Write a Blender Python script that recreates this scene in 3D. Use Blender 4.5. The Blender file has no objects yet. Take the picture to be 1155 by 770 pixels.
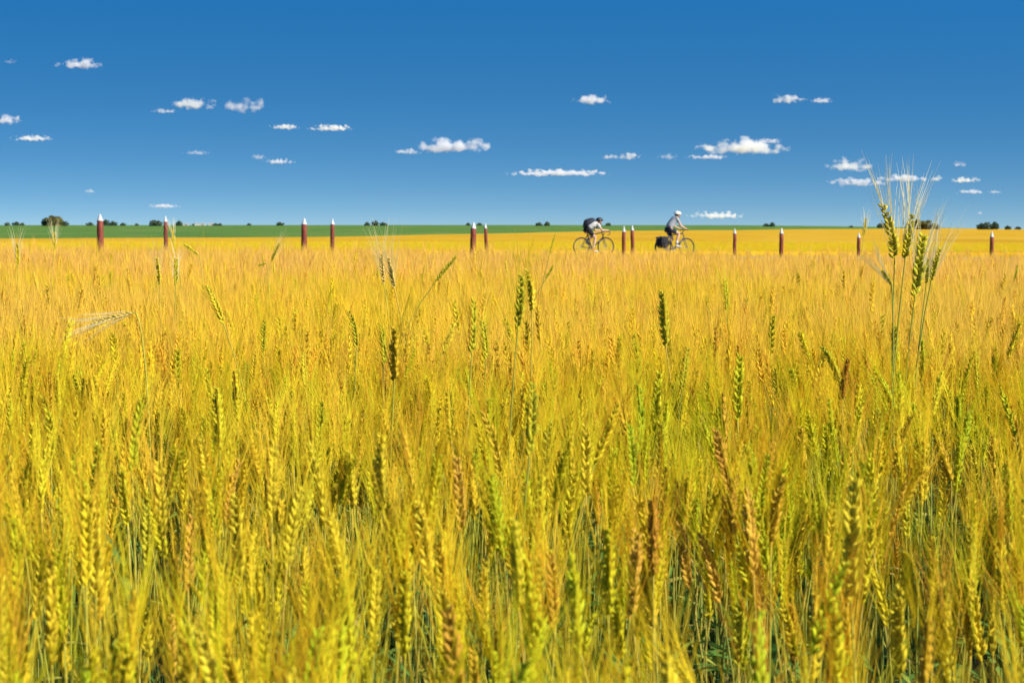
import bpy, math, random
import numpy as np
from mathutils import Vector, Matrix, Euler

R = math.radians
PI = math.pi
sc = bpy.context.scene
COL = sc.collection

# ------------------------------------------------------------------ camera, sky, sun, exposure
FPX = 2246.0                      # 70 mm lens on a 1155 px wide picture
cam_d = bpy.data.cameras.new('camera')
cam_d.sensor_width = 36.0
cam_d.lens = 70.0
cam_d.shift_y = -(385 - 256) / 1155.0
cam_d.clip_start = 0.05
cam_d.clip_end = 80000
cam_d.dof.use_dof = True
cam_d.dof.focus_distance = 6.0
cam_d.dof.aperture_fstop = 16.0
cam = bpy.data.objects.new('camera', cam_d)
cam.location = (0, 0, 0)
cam.rotation_euler = (R(90), 0, 0)
COL.objects.link(cam)
sc.camera = cam

SUN_DIR = Vector((0.74, -0.38, 0.57)).normalized()
SUN_EL = math.asin(SUN_DIR.z)
SUN_AZ = math.atan2(SUN_DIR.x, SUN_DIR.y)        # clockwise from +Y

w = bpy.data.worlds.new('World')
sc.world = w
w.use_nodes = True
nt = w.node_tree
for n in list(nt.nodes):
    nt.nodes.remove(n)
wo = nt.nodes.new('ShaderNodeOutputWorld')
bg = nt.nodes.new('ShaderNodeBackground')
sky = nt.nodes.new('ShaderNodeTexSky')
sky.sky_type = 'NISHITA'
sky.sun_disc = False
sky.sun_elevation = SUN_EL
sky.sun_rotation = SUN_AZ
sky.altitude = 600
sky.air_density = 1.0
sky.dust_density = 0.0
sky.ozone_density = 3.0
tc = nt.nodes.new('ShaderNodeTexCoord')
mp = nt.nodes.new('ShaderNodeMapping')           # a clear polarised prairie sky: deep blue close to the horizon
mp.inputs['Location'].default_value = (0, 0, 0.13)
mp.inputs['Scale'].default_value = (1, 1, 5.5)
nrm = nt.nodes.new('ShaderNodeVectorMath'); nrm.operation = 'NORMALIZE'
hs = nt.nodes.new('ShaderNodeHueSaturation')
hs.inputs['Hue'].default_value = 0.492
hs.inputs['Saturation'].default_value = 1.28
hs.inputs['Value'].default_value = 1.0
L = nt.links.new
L(tc.outputs['Generated'], mp.inputs['Vector'])
L(mp.outputs['Vector'], nrm.inputs[0])
L(nrm.outputs['Vector'], sky.inputs['Vector'])
L(sky.outputs['Color'], hs.inputs['Color'])
sz = nt.nodes.new('ShaderNodeSeparateXYZ'); L(tc.outputs['Generated'], sz.inputs[0])
cr = nt.nodes.new('ShaderNodeValToRGB')          # clear air seen through a polariser: deep above, greyer blue at the horizon
cr.color_ramp.elements[0].position = 0.0; cr.color_ramp.elements[0].color = (.84, .64, .55, 1)
cr.color_ramp.elements[1].position = .125; cr.color_ramp.elements[1].color = (.42, .85, .97, 1)
L(sz.outputs['Z'], cr.inputs['Fac'])
mu = nt.nodes.new('ShaderNodeMix'); mu.data_type = 'RGBA'; mu.blend_type = 'MULTIPLY'; mu.inputs[0].default_value = 1.0
L(hs.outputs['Color'], mu.inputs[6]); L(cr.outputs['Color'], mu.inputs[7])
L(mu.outputs[2], bg.inputs['Color'])
bg.inputs['Strength'].default_value = 0.115
L(bg.outputs['Background'], wo.inputs['Surface'])

sl = bpy.data.lights.new('sun', 'SUN')
sl.energy = 4.9
sl.angle = R(0.5)
sl.color = (1.0, 0.94, 0.82)
so = bpy.data.objects.new('sun', sl)
so.rotation_euler = SUN_DIR.to_track_quat('Z', 'Y').to_euler()
so.location = SUN_DIR * 60
COL.objects.link(so)

vs = sc.view_settings
vs.view_transform = 'Standard'
vs.look = 'None'
vs.exposure = 0.83
vs.gamma = 1.0
vs.use_curve_mapping = False
sc.cycles.volume_bounces = 7
sc.cycles.max_bounces = 8
sc.cycles.diffuse_bounces = 4
sc.cycles.transmission_bounces = 4
sc.cycles.use_denoising = True
sc.cycles.volume_step_rate = 1.0
sc.cycles.volume_max_steps = 64

# ------------------------------------------------------------------ helpers
def S01(a, b, x):
    t = np.clip((np.asarray(x, float) - a) / (b - a), 0, 1)
    return t * t * (3 - 2 * t)


class MB:
    """collects shapes; build() links them as one mesh object"""
    def __init__(self):
        self.v, self.f, self.m, self.n = [], [], [], 0

    def add(self, verts, faces, mi=0):
        verts = np.asarray(verts, float).reshape(-1, 3)
        o = self.n
        self.v.append(verts)
        self.f += [tuple(i + o for i in q) for q in faces]
        self.m += [mi] * len(faces)
        self.n += len(verts)
        return self

    def merge(self, other, M=None, mi=None):
        vv = other.verts()
        if M is not None:
            A = np.array(M)
            vv = vv @ A[:3, :3].T + A[:3, 3]
        o = self.n
        self.v.append(vv)
        self.f += [tuple(i + o for i in q) for q in other.f]
        self.m += other.m if mi is None else [mi] * len(other.f)
        self.n += len(vv)
        return self

    def verts(self):
        return np.concatenate(self.v) if self.v else np.zeros((0, 3))

    def tube(self, path, radii, seg=6, mi=0, closed=False, cap=True):
        P = np.asarray(path, float)
        n = len(P)
        if np.isscalar(radii):
            radii = [radii] * n
        T = np.zeros_like(P)
        if closed:
            T = np.roll(P, -1, 0) - np.roll(P, 1, 0)
        else:
            T[1:-1] = P[2:] - P[:-2]
            T[0] = P[1] - P[0]
            T[-1] = P[-1] - P[-2]
        T /= np.linalg.norm(T, axis=1)[:, None] + 1e-12
        ref = np.array([0, 0, 1.0]) if abs(T[0][2]) < .9 else np.array([1.0, 0, 0])
        u = np.cross(T[0], ref); u /= np.linalg.norm(u)
        V = []
        for i in range(n):
            u = u - T[i] * np.dot(u, T[i]); u /= np.linalg.norm(u) + 1e-12
            b = np.cross(T[i], u)
            for k in range(seg):
                a = 2 * PI * k / seg
                V.append(P[i] + radii[i] * (math.cos(a) * u + math.sin(a) * b))
        F = []
        m = n if closed else n - 1
        for i in range(m):
            j = (i + 1) % n
            for k in range(seg):
                k2 = (k + 1) % seg
                F.append((i * seg + k, i * seg + k2, j * seg + k2, j * seg + k))
        if cap and not closed:
            F.append(tuple(reversed(range(seg))))
            F.append(tuple(range((n - 1) * seg, n * seg)))
        return self.add(V, F, mi)

    def strip(self, path, widths, side, mi=0):
        P = np.asarray(path, float)
        s = np.asarray(side, float); s /= np.linalg.norm(s)
        V = []
        for p, wd in zip(P, widths):
            V += [p - s * wd / 2, p + s * wd / 2]
        F = [(2 * i, 2 * i + 1, 2 * i + 3, 2 * i + 2) for i in range(len(P) - 1)]
        return self.add(V, F, mi)

    def box(self, c, s, mi=0, rot=None):
        c = np.asarray(c, float); h = np.asarray(s, float) / 2
        V = np.array([[x, y, z] for x in (-1, 1) for y in (-1, 1) for z in (-1, 1)]) * h
        if rot is not None:
            V = V @ np.array(rot.to_matrix()).T
        F = [(0, 1, 3, 2), (4, 6, 7, 5), (0, 4, 5, 1), (2, 3, 7, 6), (0, 2, 6, 4), (1, 5, 7, 3)]
        return self.add(V + c, F, mi)

    def ball(self, c, r, seg=10, rings=7, mi=0, jit=0, rng=None, zmin=-1.0):
        c = np.asarray(c, float)
        r = np.array([r, r, r]) if np.isscalar(r) else np.asarray(r, float)
        V, F = [], []
        for i in range(rings + 1):
            ph = PI * i / rings
            for k in range(seg):
                a = 2 * PI * k / seg
                d = np.array([math.sin(ph) * math.cos(a), math.sin(ph) * math.sin(a), max(zmin, math.cos(ph))])
                q = 1 + (rng.uniform(-jit, jit) if jit else 0)
                V.append(c + d * r * q)
        for i in range(rings):
            for k in range(seg):
                k2 = (k + 1) % seg
                F.append((i * seg + k, (i + 1) * seg + k, (i + 1) * seg + k2, i * seg + k2))
        return self.add(V, F, mi)

    def mesh(self, name, mats, smooth=False):
        me = bpy.data.meshes.new(name)
        me.from_pydata(self.verts().tolist(), [], self.f)
        for m in mats:
            me.materials.append(m)
        if len(mats) > 1:
            me.polygons.foreach_set('material_index', np.array(self.m, np.int32))
        if smooth:
            me.polygons.foreach_set('use_smooth', np.ones(len(self.f), bool))
        me.update()
        return me

    def build(self, name, mats, parent=None, smooth=False, loc=None):
        if not isinstance(mats, (list, tuple)):
            mats = [mats]
        return obj(name, self.mesh(name, mats, smooth), parent, loc)


def obj(name, me, parent=None, loc=None):
    o = bpy.data.objects.new(name, me)
    COL.objects.link(o)
    if parent:
        o.parent = parent
    if loc is not None:
        o.location = loc
    return o


def thing(name, label, cat, loc=(0, 0, 0), rot=(0, 0, 0), group=None, scale=1.0):
    o = bpy.data.objects.new(name, None)
    o.empty_display_size = .1
    COL.objects.link(o)
    o.location = loc
    o.rotation_euler = rot
    o.scale = (scale,) * 3
    return tag(o, label, cat, group)


def tag(o, label=None, cat=None, group=None, kind=None):
    if label: o['label'] = label
    if cat: o['category'] = cat
    if group: o['group'] = group
    if kind: o['kind'] = kind
    return o


def at(px, py, Y):
    """point at distance Y seen at photograph position (px, py)"""
    return np.array([(px - 577.5) * Y / FPX, Y, (256 - py) * Y / FPX])


# ------------------------------------------------------------------ materials
def newmat(name):
    m = bpy.data.materials.new(name)
    m.use_nodes = True
    t = m.node_tree
    b = t.nodes['Principled BSDF']
    return m, t, b


def ramp(t, stops, fac=None, interp='LINEAR'):
    r = t.nodes.new('ShaderNodeValToRGB')
    r.color_ramp.interpolation = interp
    e = r.color_ramp.elements
    while len(e) < len(stops):
        e.new(.5)
    for k, (p, c) in enumerate(stops):
        e[k].position = p
        e[k].color = (*c, 1)
    if fac is not None:
        t.links.new(fac, r.inputs['Fac'])
    return r


def noise(t, scale, detail=4, vec=None, rough=.5):
    n = t.nodes.new('ShaderNodeTexNoise')
    n.inputs['Scale'].default_value = scale
    n.inputs['Detail'].default_value = detail
    n.inputs['Roughness'].default_value = rough
    if vec is not None:
        t.links.new(vec, n.inputs['Vector'])
    return n


def mix(t, a, b, fac, blend='MIX'):
    n = t.nodes.new('ShaderNodeMix')
    n.data_type = 'RGBA'
    n.blend_type = blend
    for s, val in ((6, a), (7, b), (0, fac)):
        if hasattr(val, 'is_linked') or isinstance(val, bpy.types.NodeSocket):
            t.links.new(val, n.inputs[s])
        elif s == 0:
            n.inputs[0].default_value = val
        else:
            n.inputs[s].default_value = (*val, 1)
    return n.outputs[2]


def simple(name, col, rough=.6, var=.25, scale=8, metal=0, spec=.3, bump=0):
    m, t, b = newmat(name)
    co = t.nodes.new('ShaderNodeTexCoord')
    n = noise(t, scale, 5, co.outputs['Object'], .6)
    lo = tuple(c * (1 - var) for c in col)
    hi = tuple(min(1, c * (1 + var)) for c in col)
    r = ramp(t, [(.3, lo), (.7, hi)], n.outputs['Fac'])
    t.links.new(r.outputs['Color'], b.inputs['Base Color'])
    b.inputs['Roughness'].default_value = rough
    b.inputs['Metallic'].default_value = metal
    b.inputs['Specular IOR Level'].default_value = spec
    if bump:
        bp = t.nodes.new('ShaderNodeBump')
        bp.inputs['Strength'].default_value = bump
        t.links.new(n.outputs['Fac'], bp.inputs['Height'])
        t.links.new(bp.outputs['Normal'], b.inputs['Normal'])
    return m


def plant(name, stops, patch=None, rough=.72, trans=.3, fine=.25, fscale=300, zgrad=None, spec=.2, patch_amt=.6):
    """leafy material: a colour per plant (object random), a slow drift over the field, fine streaks, some light let through"""
    m, t, b = newmat(name)
    oi = t.nodes.new('ShaderNodeObjectInfo')
    base = ramp(t, stops, oi.outputs['Random']).outputs['Color']
    if patch:
        n = noise(t, .9, 3, oi.outputs['Location'])
        pr = ramp(t, [(.42, (0, 0, 0)), (.62, (1, 1, 1))], n.outputs['Fac'])
        mm = t.nodes.new('ShaderNodeMath'); mm.operation = 'MULTIPLY'
        mm.inputs[1].default_value = patch_amt
        t.links.new(pr.outputs['Color'], mm.inputs[0])
        base = mix(t, base, patch, mm.outputs[0])
    co = t.nodes.new('ShaderNodeTexCoord')
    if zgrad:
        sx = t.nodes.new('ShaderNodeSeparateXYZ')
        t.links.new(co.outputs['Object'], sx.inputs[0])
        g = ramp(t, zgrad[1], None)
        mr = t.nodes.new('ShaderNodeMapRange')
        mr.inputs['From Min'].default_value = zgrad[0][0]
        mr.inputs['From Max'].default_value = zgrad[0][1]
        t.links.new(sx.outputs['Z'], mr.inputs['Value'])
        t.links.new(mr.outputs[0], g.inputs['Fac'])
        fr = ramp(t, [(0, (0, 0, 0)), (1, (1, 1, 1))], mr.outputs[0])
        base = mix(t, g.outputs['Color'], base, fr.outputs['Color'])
    nf = noise(t, fscale, 3, co.outputs['Object'])
    fr = ramp(t, [(.3, (1 - fine,) * 3), (.7, (1 + fine * .6,) * 3)], nf.outputs['Fac'])
    base = mix(t, base, fr.outputs['Color'], 1.0, 'MULTIPLY')
    t.links.new(base, b.inputs['Base Color'])
    b.inputs['Roughness'].default_value = rough
    b.inputs['Specular IOR Level'].default_value = spec
    if trans:
        tr = t.nodes.new('ShaderNodeBsdfTranslucent')
        t.links.new(base, tr.inputs['Color'])
        mx = t.nodes.new('ShaderNodeMixShader')
        mx.inputs[0].default_value = trans
        t.links.new(b.outputs[0], mx.inputs[1])
        t.links.new(tr.outputs[0], mx.inputs[2])
        t.links.new(mx.outputs[0], t.nodes['Material Output'].inputs['Surface'])
    return m


M = {}
M['ear'] = plant('wheat_ear', [(0, (.42, .50, .015)), (.35, (.58, .58, .015)), (.7, (.72, .57, .02)), (.93, (.64, .40, .03)), (1, (.50, .24, .03))],
                 patch=(.72, .52, .02), patch_amt=.4, trans=.22, fine=.3, fscale=220)
M['awn'] = plant('wheat_awn', [(0, (.68, .69, .018)), (.4, (.81, .70, .018)), (.8, (.91, .66, .03)), (1, (.88, .54, .06))],
                 patch=(.92, .65, .05), patch_amt=.45, trans=.5, fine=.1, fscale=60)
M['awn_mid'] = plant('golden_wheat_awn', [(0, (.90, .69, .022)), (.5, (.95, .66, .035)), (1, (.96, .60, .07))],
                     patch=(.96, .61, .13), trans=.5, fine=.1, fscale=60)
M['awn_far'] = plant('pinkish_wheat_awn', [(0, (.95, .67, .05)), (.5, (.96, .64, .09)), (1, (.96, .59, .15))],
                     patch=(.96, .61, .19), trans=.55, fine=.1, fscale=60)
M['ear_mid'] = plant('golden_wheat_ear', [(0, (.56, .56, .02)), (.35, (.78, .65, .02)), (.7, (.88, .62, .03)), (.93, (.82, .48, .04)), (1, (.60, .28, .03))],
                     patch=(.88, .57, .05), trans=.3, fine=.3, fscale=220)
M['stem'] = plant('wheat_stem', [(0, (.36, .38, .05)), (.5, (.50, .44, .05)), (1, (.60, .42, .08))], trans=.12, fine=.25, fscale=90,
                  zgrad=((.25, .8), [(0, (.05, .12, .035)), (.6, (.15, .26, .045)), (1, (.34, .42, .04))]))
M['leaf'] = plant('wheat_leaf', [(0, (.07, .19, .035)), (.5, (.14, .26, .035)), (.8, (.32, .36, .04)), (1, (.55, .42, .12))], trans=.35, fine=.25, fscale=80)
M['ear_green'] = plant('green_wheat_ear', [(0, (.46, .45, .02)), (1, (.56, .50, .025))], trans=.2, fine=.45, fscale=260)
M['ear_tall'] = plant('ripening_wheat_ear', [(0, (.56, .52, .025)), (1, (.64, .52, .035))], trans=.2, fine=.4, fscale=260)
M['ear_red'] = plant('reddish_wheat_ear', [(0, (.58, .34, .045)), (1, (.68, .42, .05))], trans=.15, fine=.4, fscale=260)
M['ear_yellow'] = plant('yellow_wheat_ear', [(0, (.66, .56, .03)), (1, (.74, .58, .03))], trans=.22, fine=.3, fscale=260)
M['ear_dry'] = plant('dry_wheat_ear', [(0, (.66, .52, .14)), (1, (.72, .54, .14))], trans=.2, fine=.4, fscale=260)
M['awn_pale'] = plant('pale_wheat_awn', [(0, (.90, .86, .60)), (1, (.92, .85, .56))], trans=.5, fine=.1)
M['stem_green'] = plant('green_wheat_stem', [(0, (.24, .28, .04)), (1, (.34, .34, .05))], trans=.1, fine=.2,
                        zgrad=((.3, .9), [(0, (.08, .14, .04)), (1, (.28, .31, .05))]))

# ------------------------------------------------------------------ the lie of the land (z = 0 is the height of the lens)
AZ_K = np.array([-.257, 0, .121, .179, .257])
D_K = np.array([70, 86, 150, 280, 620, 1000, 1450, 2200, 4000, 9000.])
Y_K = np.array([
    [283, 281, 273, 268, 261, 257.5, 255.5, 254.2, 255, 256],
    [285, 282, 273, 267, 261.7, 258, 255.7, 254, 255, 256],
    [287.5, 284.5, 274, 266.5, 261.5, 259.6, 257, 254.3, 255.5, 256],
    [289, 286, 275, 267, 261.5, 259.6, 258.5, 255.8, 256.5, 257],
    [290, 287.5, 276, 268, 262, 260, 259, 258.7, 258.9, 259]])
FALL_K = (Y_K - 256) * D_K / FPX                 # metres the land lies below the lens


def canopy(x, y):
    x = np.asarray(x, float); y = np.maximum(np.asarray(y, float), 60)
    az = np.clip(x / y, AZ_K[0], AZ_K[-1])
    ld = np.log(np.clip(y, D_K[0], D_K[-1]))
    rows = np.stack([np.interp(ld, np.log(D_K), FALL_K[i]) for i in range(len(AZ_K))])
    i = np.clip(np.searchsorted(AZ_K, az) - 1, 0, len(AZ_K) - 2)
    tt = (az - AZ_K[i]) / (AZ_K[i + 1] - AZ_K[i])
    ia = np.take_along_axis(rows, i[None], 0)[0]
    ib = np.take_along_axis(rows, (i + 1)[None], 0)[0]
    return -(ia + (ib - ia) * tt)


FIELD_END = 27.0


def road_z(x):
    return -1.10 - .012 * np.clip(x, -60, 60)


def ground(x, y):
    x = np.asarray(x, float); y = np.asarray(y, float)
    zn = -1.17 - .0060 * np.clip(y, -20, 30) - .009 * np.clip(x, -60, 60)
    zd = -1.95 - .02 * np.clip(x, -60, 60)
    z = zn + (zd - zn) * S01(FIELD_END + 1, FIELD_END + 6, y)
    s = (y - .5 * x - 71) / 1.118
    z = z + (road_z(x) - z) * (1 - S01(5.2, 8.0, np.abs(s)))
    z = z + (canopy(x, y) - .7 - z) * S01(8.0, 12.5, s)
    return z


def soil(x, y):
    return float(ground(np.array([x]), np.array([y]))[0])


def grid_mesh(X, Y, Z, mb=None):
    ny, nx = X.shape
    V = np.stack([X, Y, Z], -1).reshape(-1, 3)
    F = [(i * nx + k, i * nx + k + 1, (i + 1) * nx + k + 1, (i + 1) * nx + k) for i in range(ny - 1) for k in range(nx - 1)]
    mb = mb or MB()
    return mb.add(V, F)


def grad(a, b, n, p=1.0):
    return a + (b - a) * np.linspace(0, 1, n) ** p


# ground: bare soil under the crop, rough grass by the road
m, t, b = newmat('soil_and_verge')
co = t.nodes.new('ShaderNodeNewGeometry')
n1 = noise(t, 2.5, 8, co.outputs['Position'], .65)
c1 = ramp(t, [(.3, (.035, .024, .012)), (.7, (.10, .07, .035))], n1.outputs['Fac'])
n2 = noise(t, .7, 8, co.outputs['Position'], .7)
c2 = ramp(t, [(.3, (.16, .15, .03)), (.7, (.40, .29, .06))], n2.outputs['Fac'])
sx = t.nodes.new('ShaderNodeSeparateXYZ'); t.links.new(co.outputs['Position'], sx.inputs[0])
mr = t.nodes.new('ShaderNodeMapRange')
mr.inputs['From Min'].default_value = FIELD_END; mr.inputs['From Max'].default_value = FIELD_END + 2
t.links.new(sx.outputs['Y'], mr.inputs['Value'])
t.links.new(mix(t, c1.outputs['Color'], c2.outputs['Color'], mr.outputs[0]), b.inputs['Base Color'])
b.inputs['Roughness'].default_value = .95
b.inputs['Specular IOR Level'].default_value = .1
bp = t.nodes.new('ShaderNodeBump'); bp.inputs['Strength'].default_value = .6; bp.inputs['Distance'].default_value = .05
t.links.new(n1.outputs['Fac'], bp.inputs['Height']); t.links.new(bp.outputs['Normal'], b.inputs['Normal'])
M['soil'] = m

xs = np.concatenate([-grad(90, 5000, 22, 2.2)[::-1], np.linspace(-88, 88, 119), grad(90, 5000, 22, 2.2)])
ys = np.concatenate([np.linspace(-40, 26, 24), np.linspace(26.5, 130, 90), grad(132, 11000, 60, 2.6)])
GX, GY = np.meshgrid(xs, ys)
tag(grid_mesh(GX, GY, ground(GX, GY)).build('ground', M['soil'], smooth=True), kind='structure')

# gravel road
m, t, b = newmat('gravel')
co = t.nodes.new('ShaderNodeNewGeometry')
n1 = noise(t, 14, 8, co.outputs['Position'], .7)
c1 = ramp(t, [(.3, (.20, .17, .13)), (.7, (.38, .33, .26))], n1.outputs['Fac'])
t.links.new(c1.outputs['Color'], b.inputs['Base Color']); b.inputs['Roughness'].default_value = .95
xs = np.linspace(-70, 80, 76)
ss = np.linspace(-3.6, 3.6, 9)
RX, RS = np.meshgrid(xs, ss)
RY = 71 + .5 * RX + RS * 1.118
RZ = ground(RX, RY) + .02 + .06 * (1 - (RS / 3.6) ** 2)
tag(grid_mesh(RX, RY, RZ).build('gravel_road', m, smooth=True), kind='structure')


# far crops
def crop_mat(name, stops, sy, bumpd, fine_scale):
    m, t, b = newmat(name)
    g = t.nodes.new('ShaderNodeNewGeometry')
    mpn = t.nodes.new('ShaderNodeMapping'); mpn.inputs['Scale'].default_value = (1, sy, 1)
    t.links.new(g.outputs['Position'], mpn.inputs['Vector'])
    big = noise(t, .05, 4, mpn.outputs['Vector'], .6)
    fine = noise(t, fine_scale, 6, g.outputs['Position'], .75)
    c = ramp(t, stops, big.outputs['Fac']).outputs['Color']
    fr = ramp(t, [(.3, (.68,) * 3), (.7, (1.2,) * 3)], fine.outputs['Fac'])
    t.links.new(mix(t, c, fr.outputs['Color'], 1.0, 'MULTIPLY'), b.inputs['Base Color'])
    b.inputs['Roughness'].default_value = .9
    b.inputs['Specular IOR Level'].default_value = .05
    bp = t.nodes.new('ShaderNodeBump'); bp.inputs['Strength'].default_value = .7; bp.inputs['Distance'].default_value = bumpd
    t.links.new(fine.outputs['Fac'], bp.inputs['Height']); t.links.new(bp.outputs['Normal'], b.inputs['Normal'])
    return m


M['gold'] = crop_mat('golden_crop', [(.25, (.46, .25, .010)), (.5, (.58, .33, .014)), (.75, (.62, .39, .05))], .35, .15, 2.2)
M['green'] = crop_mat('green_crop', [(.25, (.06, .145, .03)), (.5, (.10, .19, .035)), (.75, (.17, .23, .055))], .2, .12, 1.2)

azs = np.linspace(-.5, .5, 71)
y_begin = 84.6 / (1 - .5 * azs)
y_edge = np.interp(azs, [-.5, -.257, -.079, 0, .03, .121, .179, .257, .5], [210, 245, 290, 470, 640, 1000, 1450, 2700, 2900]) * (1 + .012 * np.sin(azs * 61) + .01 * np.sin(azs * 143 + 1))
y_far = np.full_like(azs, 4200.)
rows = []
for k in np.linspace(0, 1, 60):
    yy = y_begin * (y_edge / y_begin) ** k
    rows.append((azs * yy, yy, canopy(azs * yy, yy)))
x0, yy0, z0 = rows[0]
rows.insert(0, (x0, yy0 - .15, z0 - .72))
x1, yy1, z1 = rows[-1]
rows.append((x1, yy1 + .3, z1 - .72))
X_, Y_, Z_ = (np.stack([r[i] for r in rows]) for i in range(3))
tag(grid_mesh(X_, Y_, Z_).build('golden_field', M['gold'], smooth=False), kind='structure')
rows = []
for k in np.linspace(0, 1, 40):
    yy = (y_edge + 1) * (y_far / (y_edge + 1)) ** k
    rows.append((azs * yy, yy, canopy(azs * yy, yy) - .02 + (.0 if k == 0 else .3)))
X_, Y_, Z_ = (np.stack([r[i] for r in rows]) for i in range(3))
tag(grid_mesh(X_, Y_, Z_).build('green_field', M['green'], smooth=True), kind='structure')

# ------------------------------------------------------------------ clouds: small fair-weather cumulus, real volumes far off
cm = bpy.data.materials.new('cloud_vapour'); cm.use_nodes = True
t = cm.node_tree
t.nodes.remove(t.nodes['Principled BSDF'])
pv = t.nodes.new('ShaderNodeVolumePrincipled')
pv.inputs['Color'].default_value = (1, 1, 1, 1)
pv.inputs['Anisotropy'].default_value = 0.0
co = t.nodes.new('ShaderNodeTexCoord')
oi = t.nodes.new('ShaderNodeObjectInfo')


def mth(op, a, b_=None, c=None):
    n = t.nodes.new('ShaderNodeMath'); n.operation = op
    for i, v_ in enumerate((a, b_, c)):
        if v_ is None: continue
        if isinstance(v_, bpy.types.NodeSocket): t.links.new(v_, n.inputs[i])
        else: n.inputs[i].default_value = v_
    return n.outputs[0]


sep = t.nodes.new('ShaderNodeSeparateXYZ'); t.links.new(co.outputs['Object'], sep.inputs[0])
colr = t.nodes.new('ShaderNodeSeparateColor'); t.links.new(oi.outputs['Color'], colr.inputs[0])
nz = t.nodes.new('ShaderNodeTexNoise'); nz.noise_dimensions = '4D'
nz.inputs['Detail'].default_value = 2.2; nz.inputs['Roughness'].default_value = .5
nz.inputs['Scale'].default_value = 1.0
mpp = t.nodes.new('ShaderNodeVectorMath'); mpp.operation = 'MULTIPLY'
t.links.new(co.outputs['Object'], mpp.inputs[0])
cmb = t.nodes.new('ShaderNodeCombineXYZ')
t.links.new(mth('MULTIPLY', colr.outputs[1], 10.0), cmb.inputs[0])   # aspect of the cloud, so that puffs stay round
cmb.inputs[1].default_value = 1.3; cmb.inputs[2].default_value = 1.6
t.links.new(cmb.outputs[0], mpp.inputs[1])
t.links.new(mpp.outputs[0], nz.inputs['Vector'])
t.links.new(mth('MULTIPLY', oi.outputs['Random'], 50), nz.inputs['W'])
zlow = mth('MULTIPLY', mth('MINIMUM', sep.outputs['Z'], 0.0), 1.0)
zz = mth('ADD', mth('MULTIPLY', sep.outputs['Z'], 1.0), zlow)         # the underside falls off twice as fast: a flat base
r2 = mth('ADD', mth('ADD', mth('MULTIPLY', sep.outputs['X'], sep.outputs['X']), mth('MULTIPLY', sep.outputs['Y'], sep.outputs['Y'])), mth('MULTIPLY', zz, zz))
rr = mth('SQRT', r2)
f_ = mth('ADD', mth('SUBTRACT', .66, rr), mth('MULTIPLY', mth('SUBTRACT', nz.outputs['Fac'], .5), 2.5))
dens = mth('MULTIPLY', mth('MINIMUM', mth('MAXIMUM', mth('MULTIPLY', f_, .7), 0.0), 1.0), colr.outputs[0])
t.links.new(dens, pv.inputs['Density'])
t.links.new(pv.outputs[0], t.nodes['Material Output'].inputs['Volume'])
M['cloud'] = cm

hull = MB().ball((0, 0, 0), 1.0, 20, 12).mesh('cloud', [cm])
CLOUDS = [  # px, py, width, height, thickness, label
    (91, 73, 56, 17, 1.0, 'small white cloud highest at the upper left of the sky'),
    (12, 69, 14, 8, .5, 'tiny faint cloud left of the highest left cloud'),
    (6, 136, 46, 15, 1.0, 'white cloud cut by the left picture edge'),
    (36, 156, 48, 10, .8, 'flat cloud just under the cloud at the left edge'),
    (219, 118, 52, 21, 1.1, 'left one of a pair of puffy clouds above the post pair at left'),
    (277, 120, 56, 24, 1.0, 'right one of a pair of puffy clouds, ragged and sloping down'),
    (184, 125, 34, 7, .35, 'thin wisp left of the puffy cloud pair'),
    (322, 143, 38, 10, .8, 'small flat cloud, left of two in a level row'),
    (374, 144, 56, 11, .9, 'longer flat cloud, right of two in a level row'),
    (292, 177, 18, 10, .6, 'tiny puff beside a flat small cloud over the left fields'),
    (313, 182, 38, 9, .8, 'flat small cloud below the level row of two clouds'),
    (101, 215, 13, 7, .6, 'tiny cloud alone above the leftmost red post'),
    (184, 232, 40, 7, .7, 'low thin cloud right above the second red post'),
    (222, 172, 34, 7, .2, 'very faint cloud streak in mid sky at left'),
    (509, 166, 100, 25, 1.2, 'largest cloud of the sky centre with bumpy bright top'),
    (458, 171, 34, 10, .7, 'small tail cloud left of the largest centre cloud'),
    (667, 113, 44, 17, 1.0, 'white lone cloud high above the cyclists'),
    (628, 195, 122, 11, .9, 'long thin flat cloud low above the left cyclist'),
    (688, 177, 26, 9, .6, 'small cloud joined to a brighter puff over the cyclists'),
    (709, 176, 30, 13, .9, 'bright small puff over the cyclists'),
    (753, 177, 26, 11, .4, 'faded puff right of the bright small puff'),
    (889, 112, 46, 16, 1.0, 'white cloud at upper right with a smaller one touching it'),
    (926, 113, 34, 9, .7, 'smaller cloud touching the cloud at upper right'),
    (838, 168, 100, 28, 1.2, 'big domed cloud on the right half of the sky'),
    (800, 177, 50, 9, .7, 'flat shelf cloud at the left foot of the big domed cloud'),
    (866, 159, 34, 9, .6, 'thin cap cloud at the top right of the big domed cloud'),
    (957, 187, 60, 22, 1.1, 'rounded cloud left of the tall wheat ears, upper of two'),
    (965, 206, 66, 14, 1.0, 'flat bright cloud left of the tall wheat ears, lower of two'),
    (1018, 201, 66, 13, 1.0, 'flat cloud behind the awns of the tall wheat ears'),
    (1057, 202, 15, 12, .8, 'tiny round puff right of the tall wheat ears'),
    (1082, 185, 18, 9, .7, 'tiny cloud uppermost at the far right'),
    (1088, 203, 36, 10, .9, 'small peaked cloud at the far right'),
    (1094, 216, 34, 8, .7, 'low flat cloud at the far right'),
    (1122, 216, 20, 6, .3, 'faint wisp rightmost in the sky'),
    (809, 243, 66, 12, .8, 'lowest cloud just above the horizon right of the cyclists'),
    (1105, 240, 7, 5, .9, 'tiniest white cloud speck above the right tree clump'),
]
rng = np.random.default_rng(5)
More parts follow.
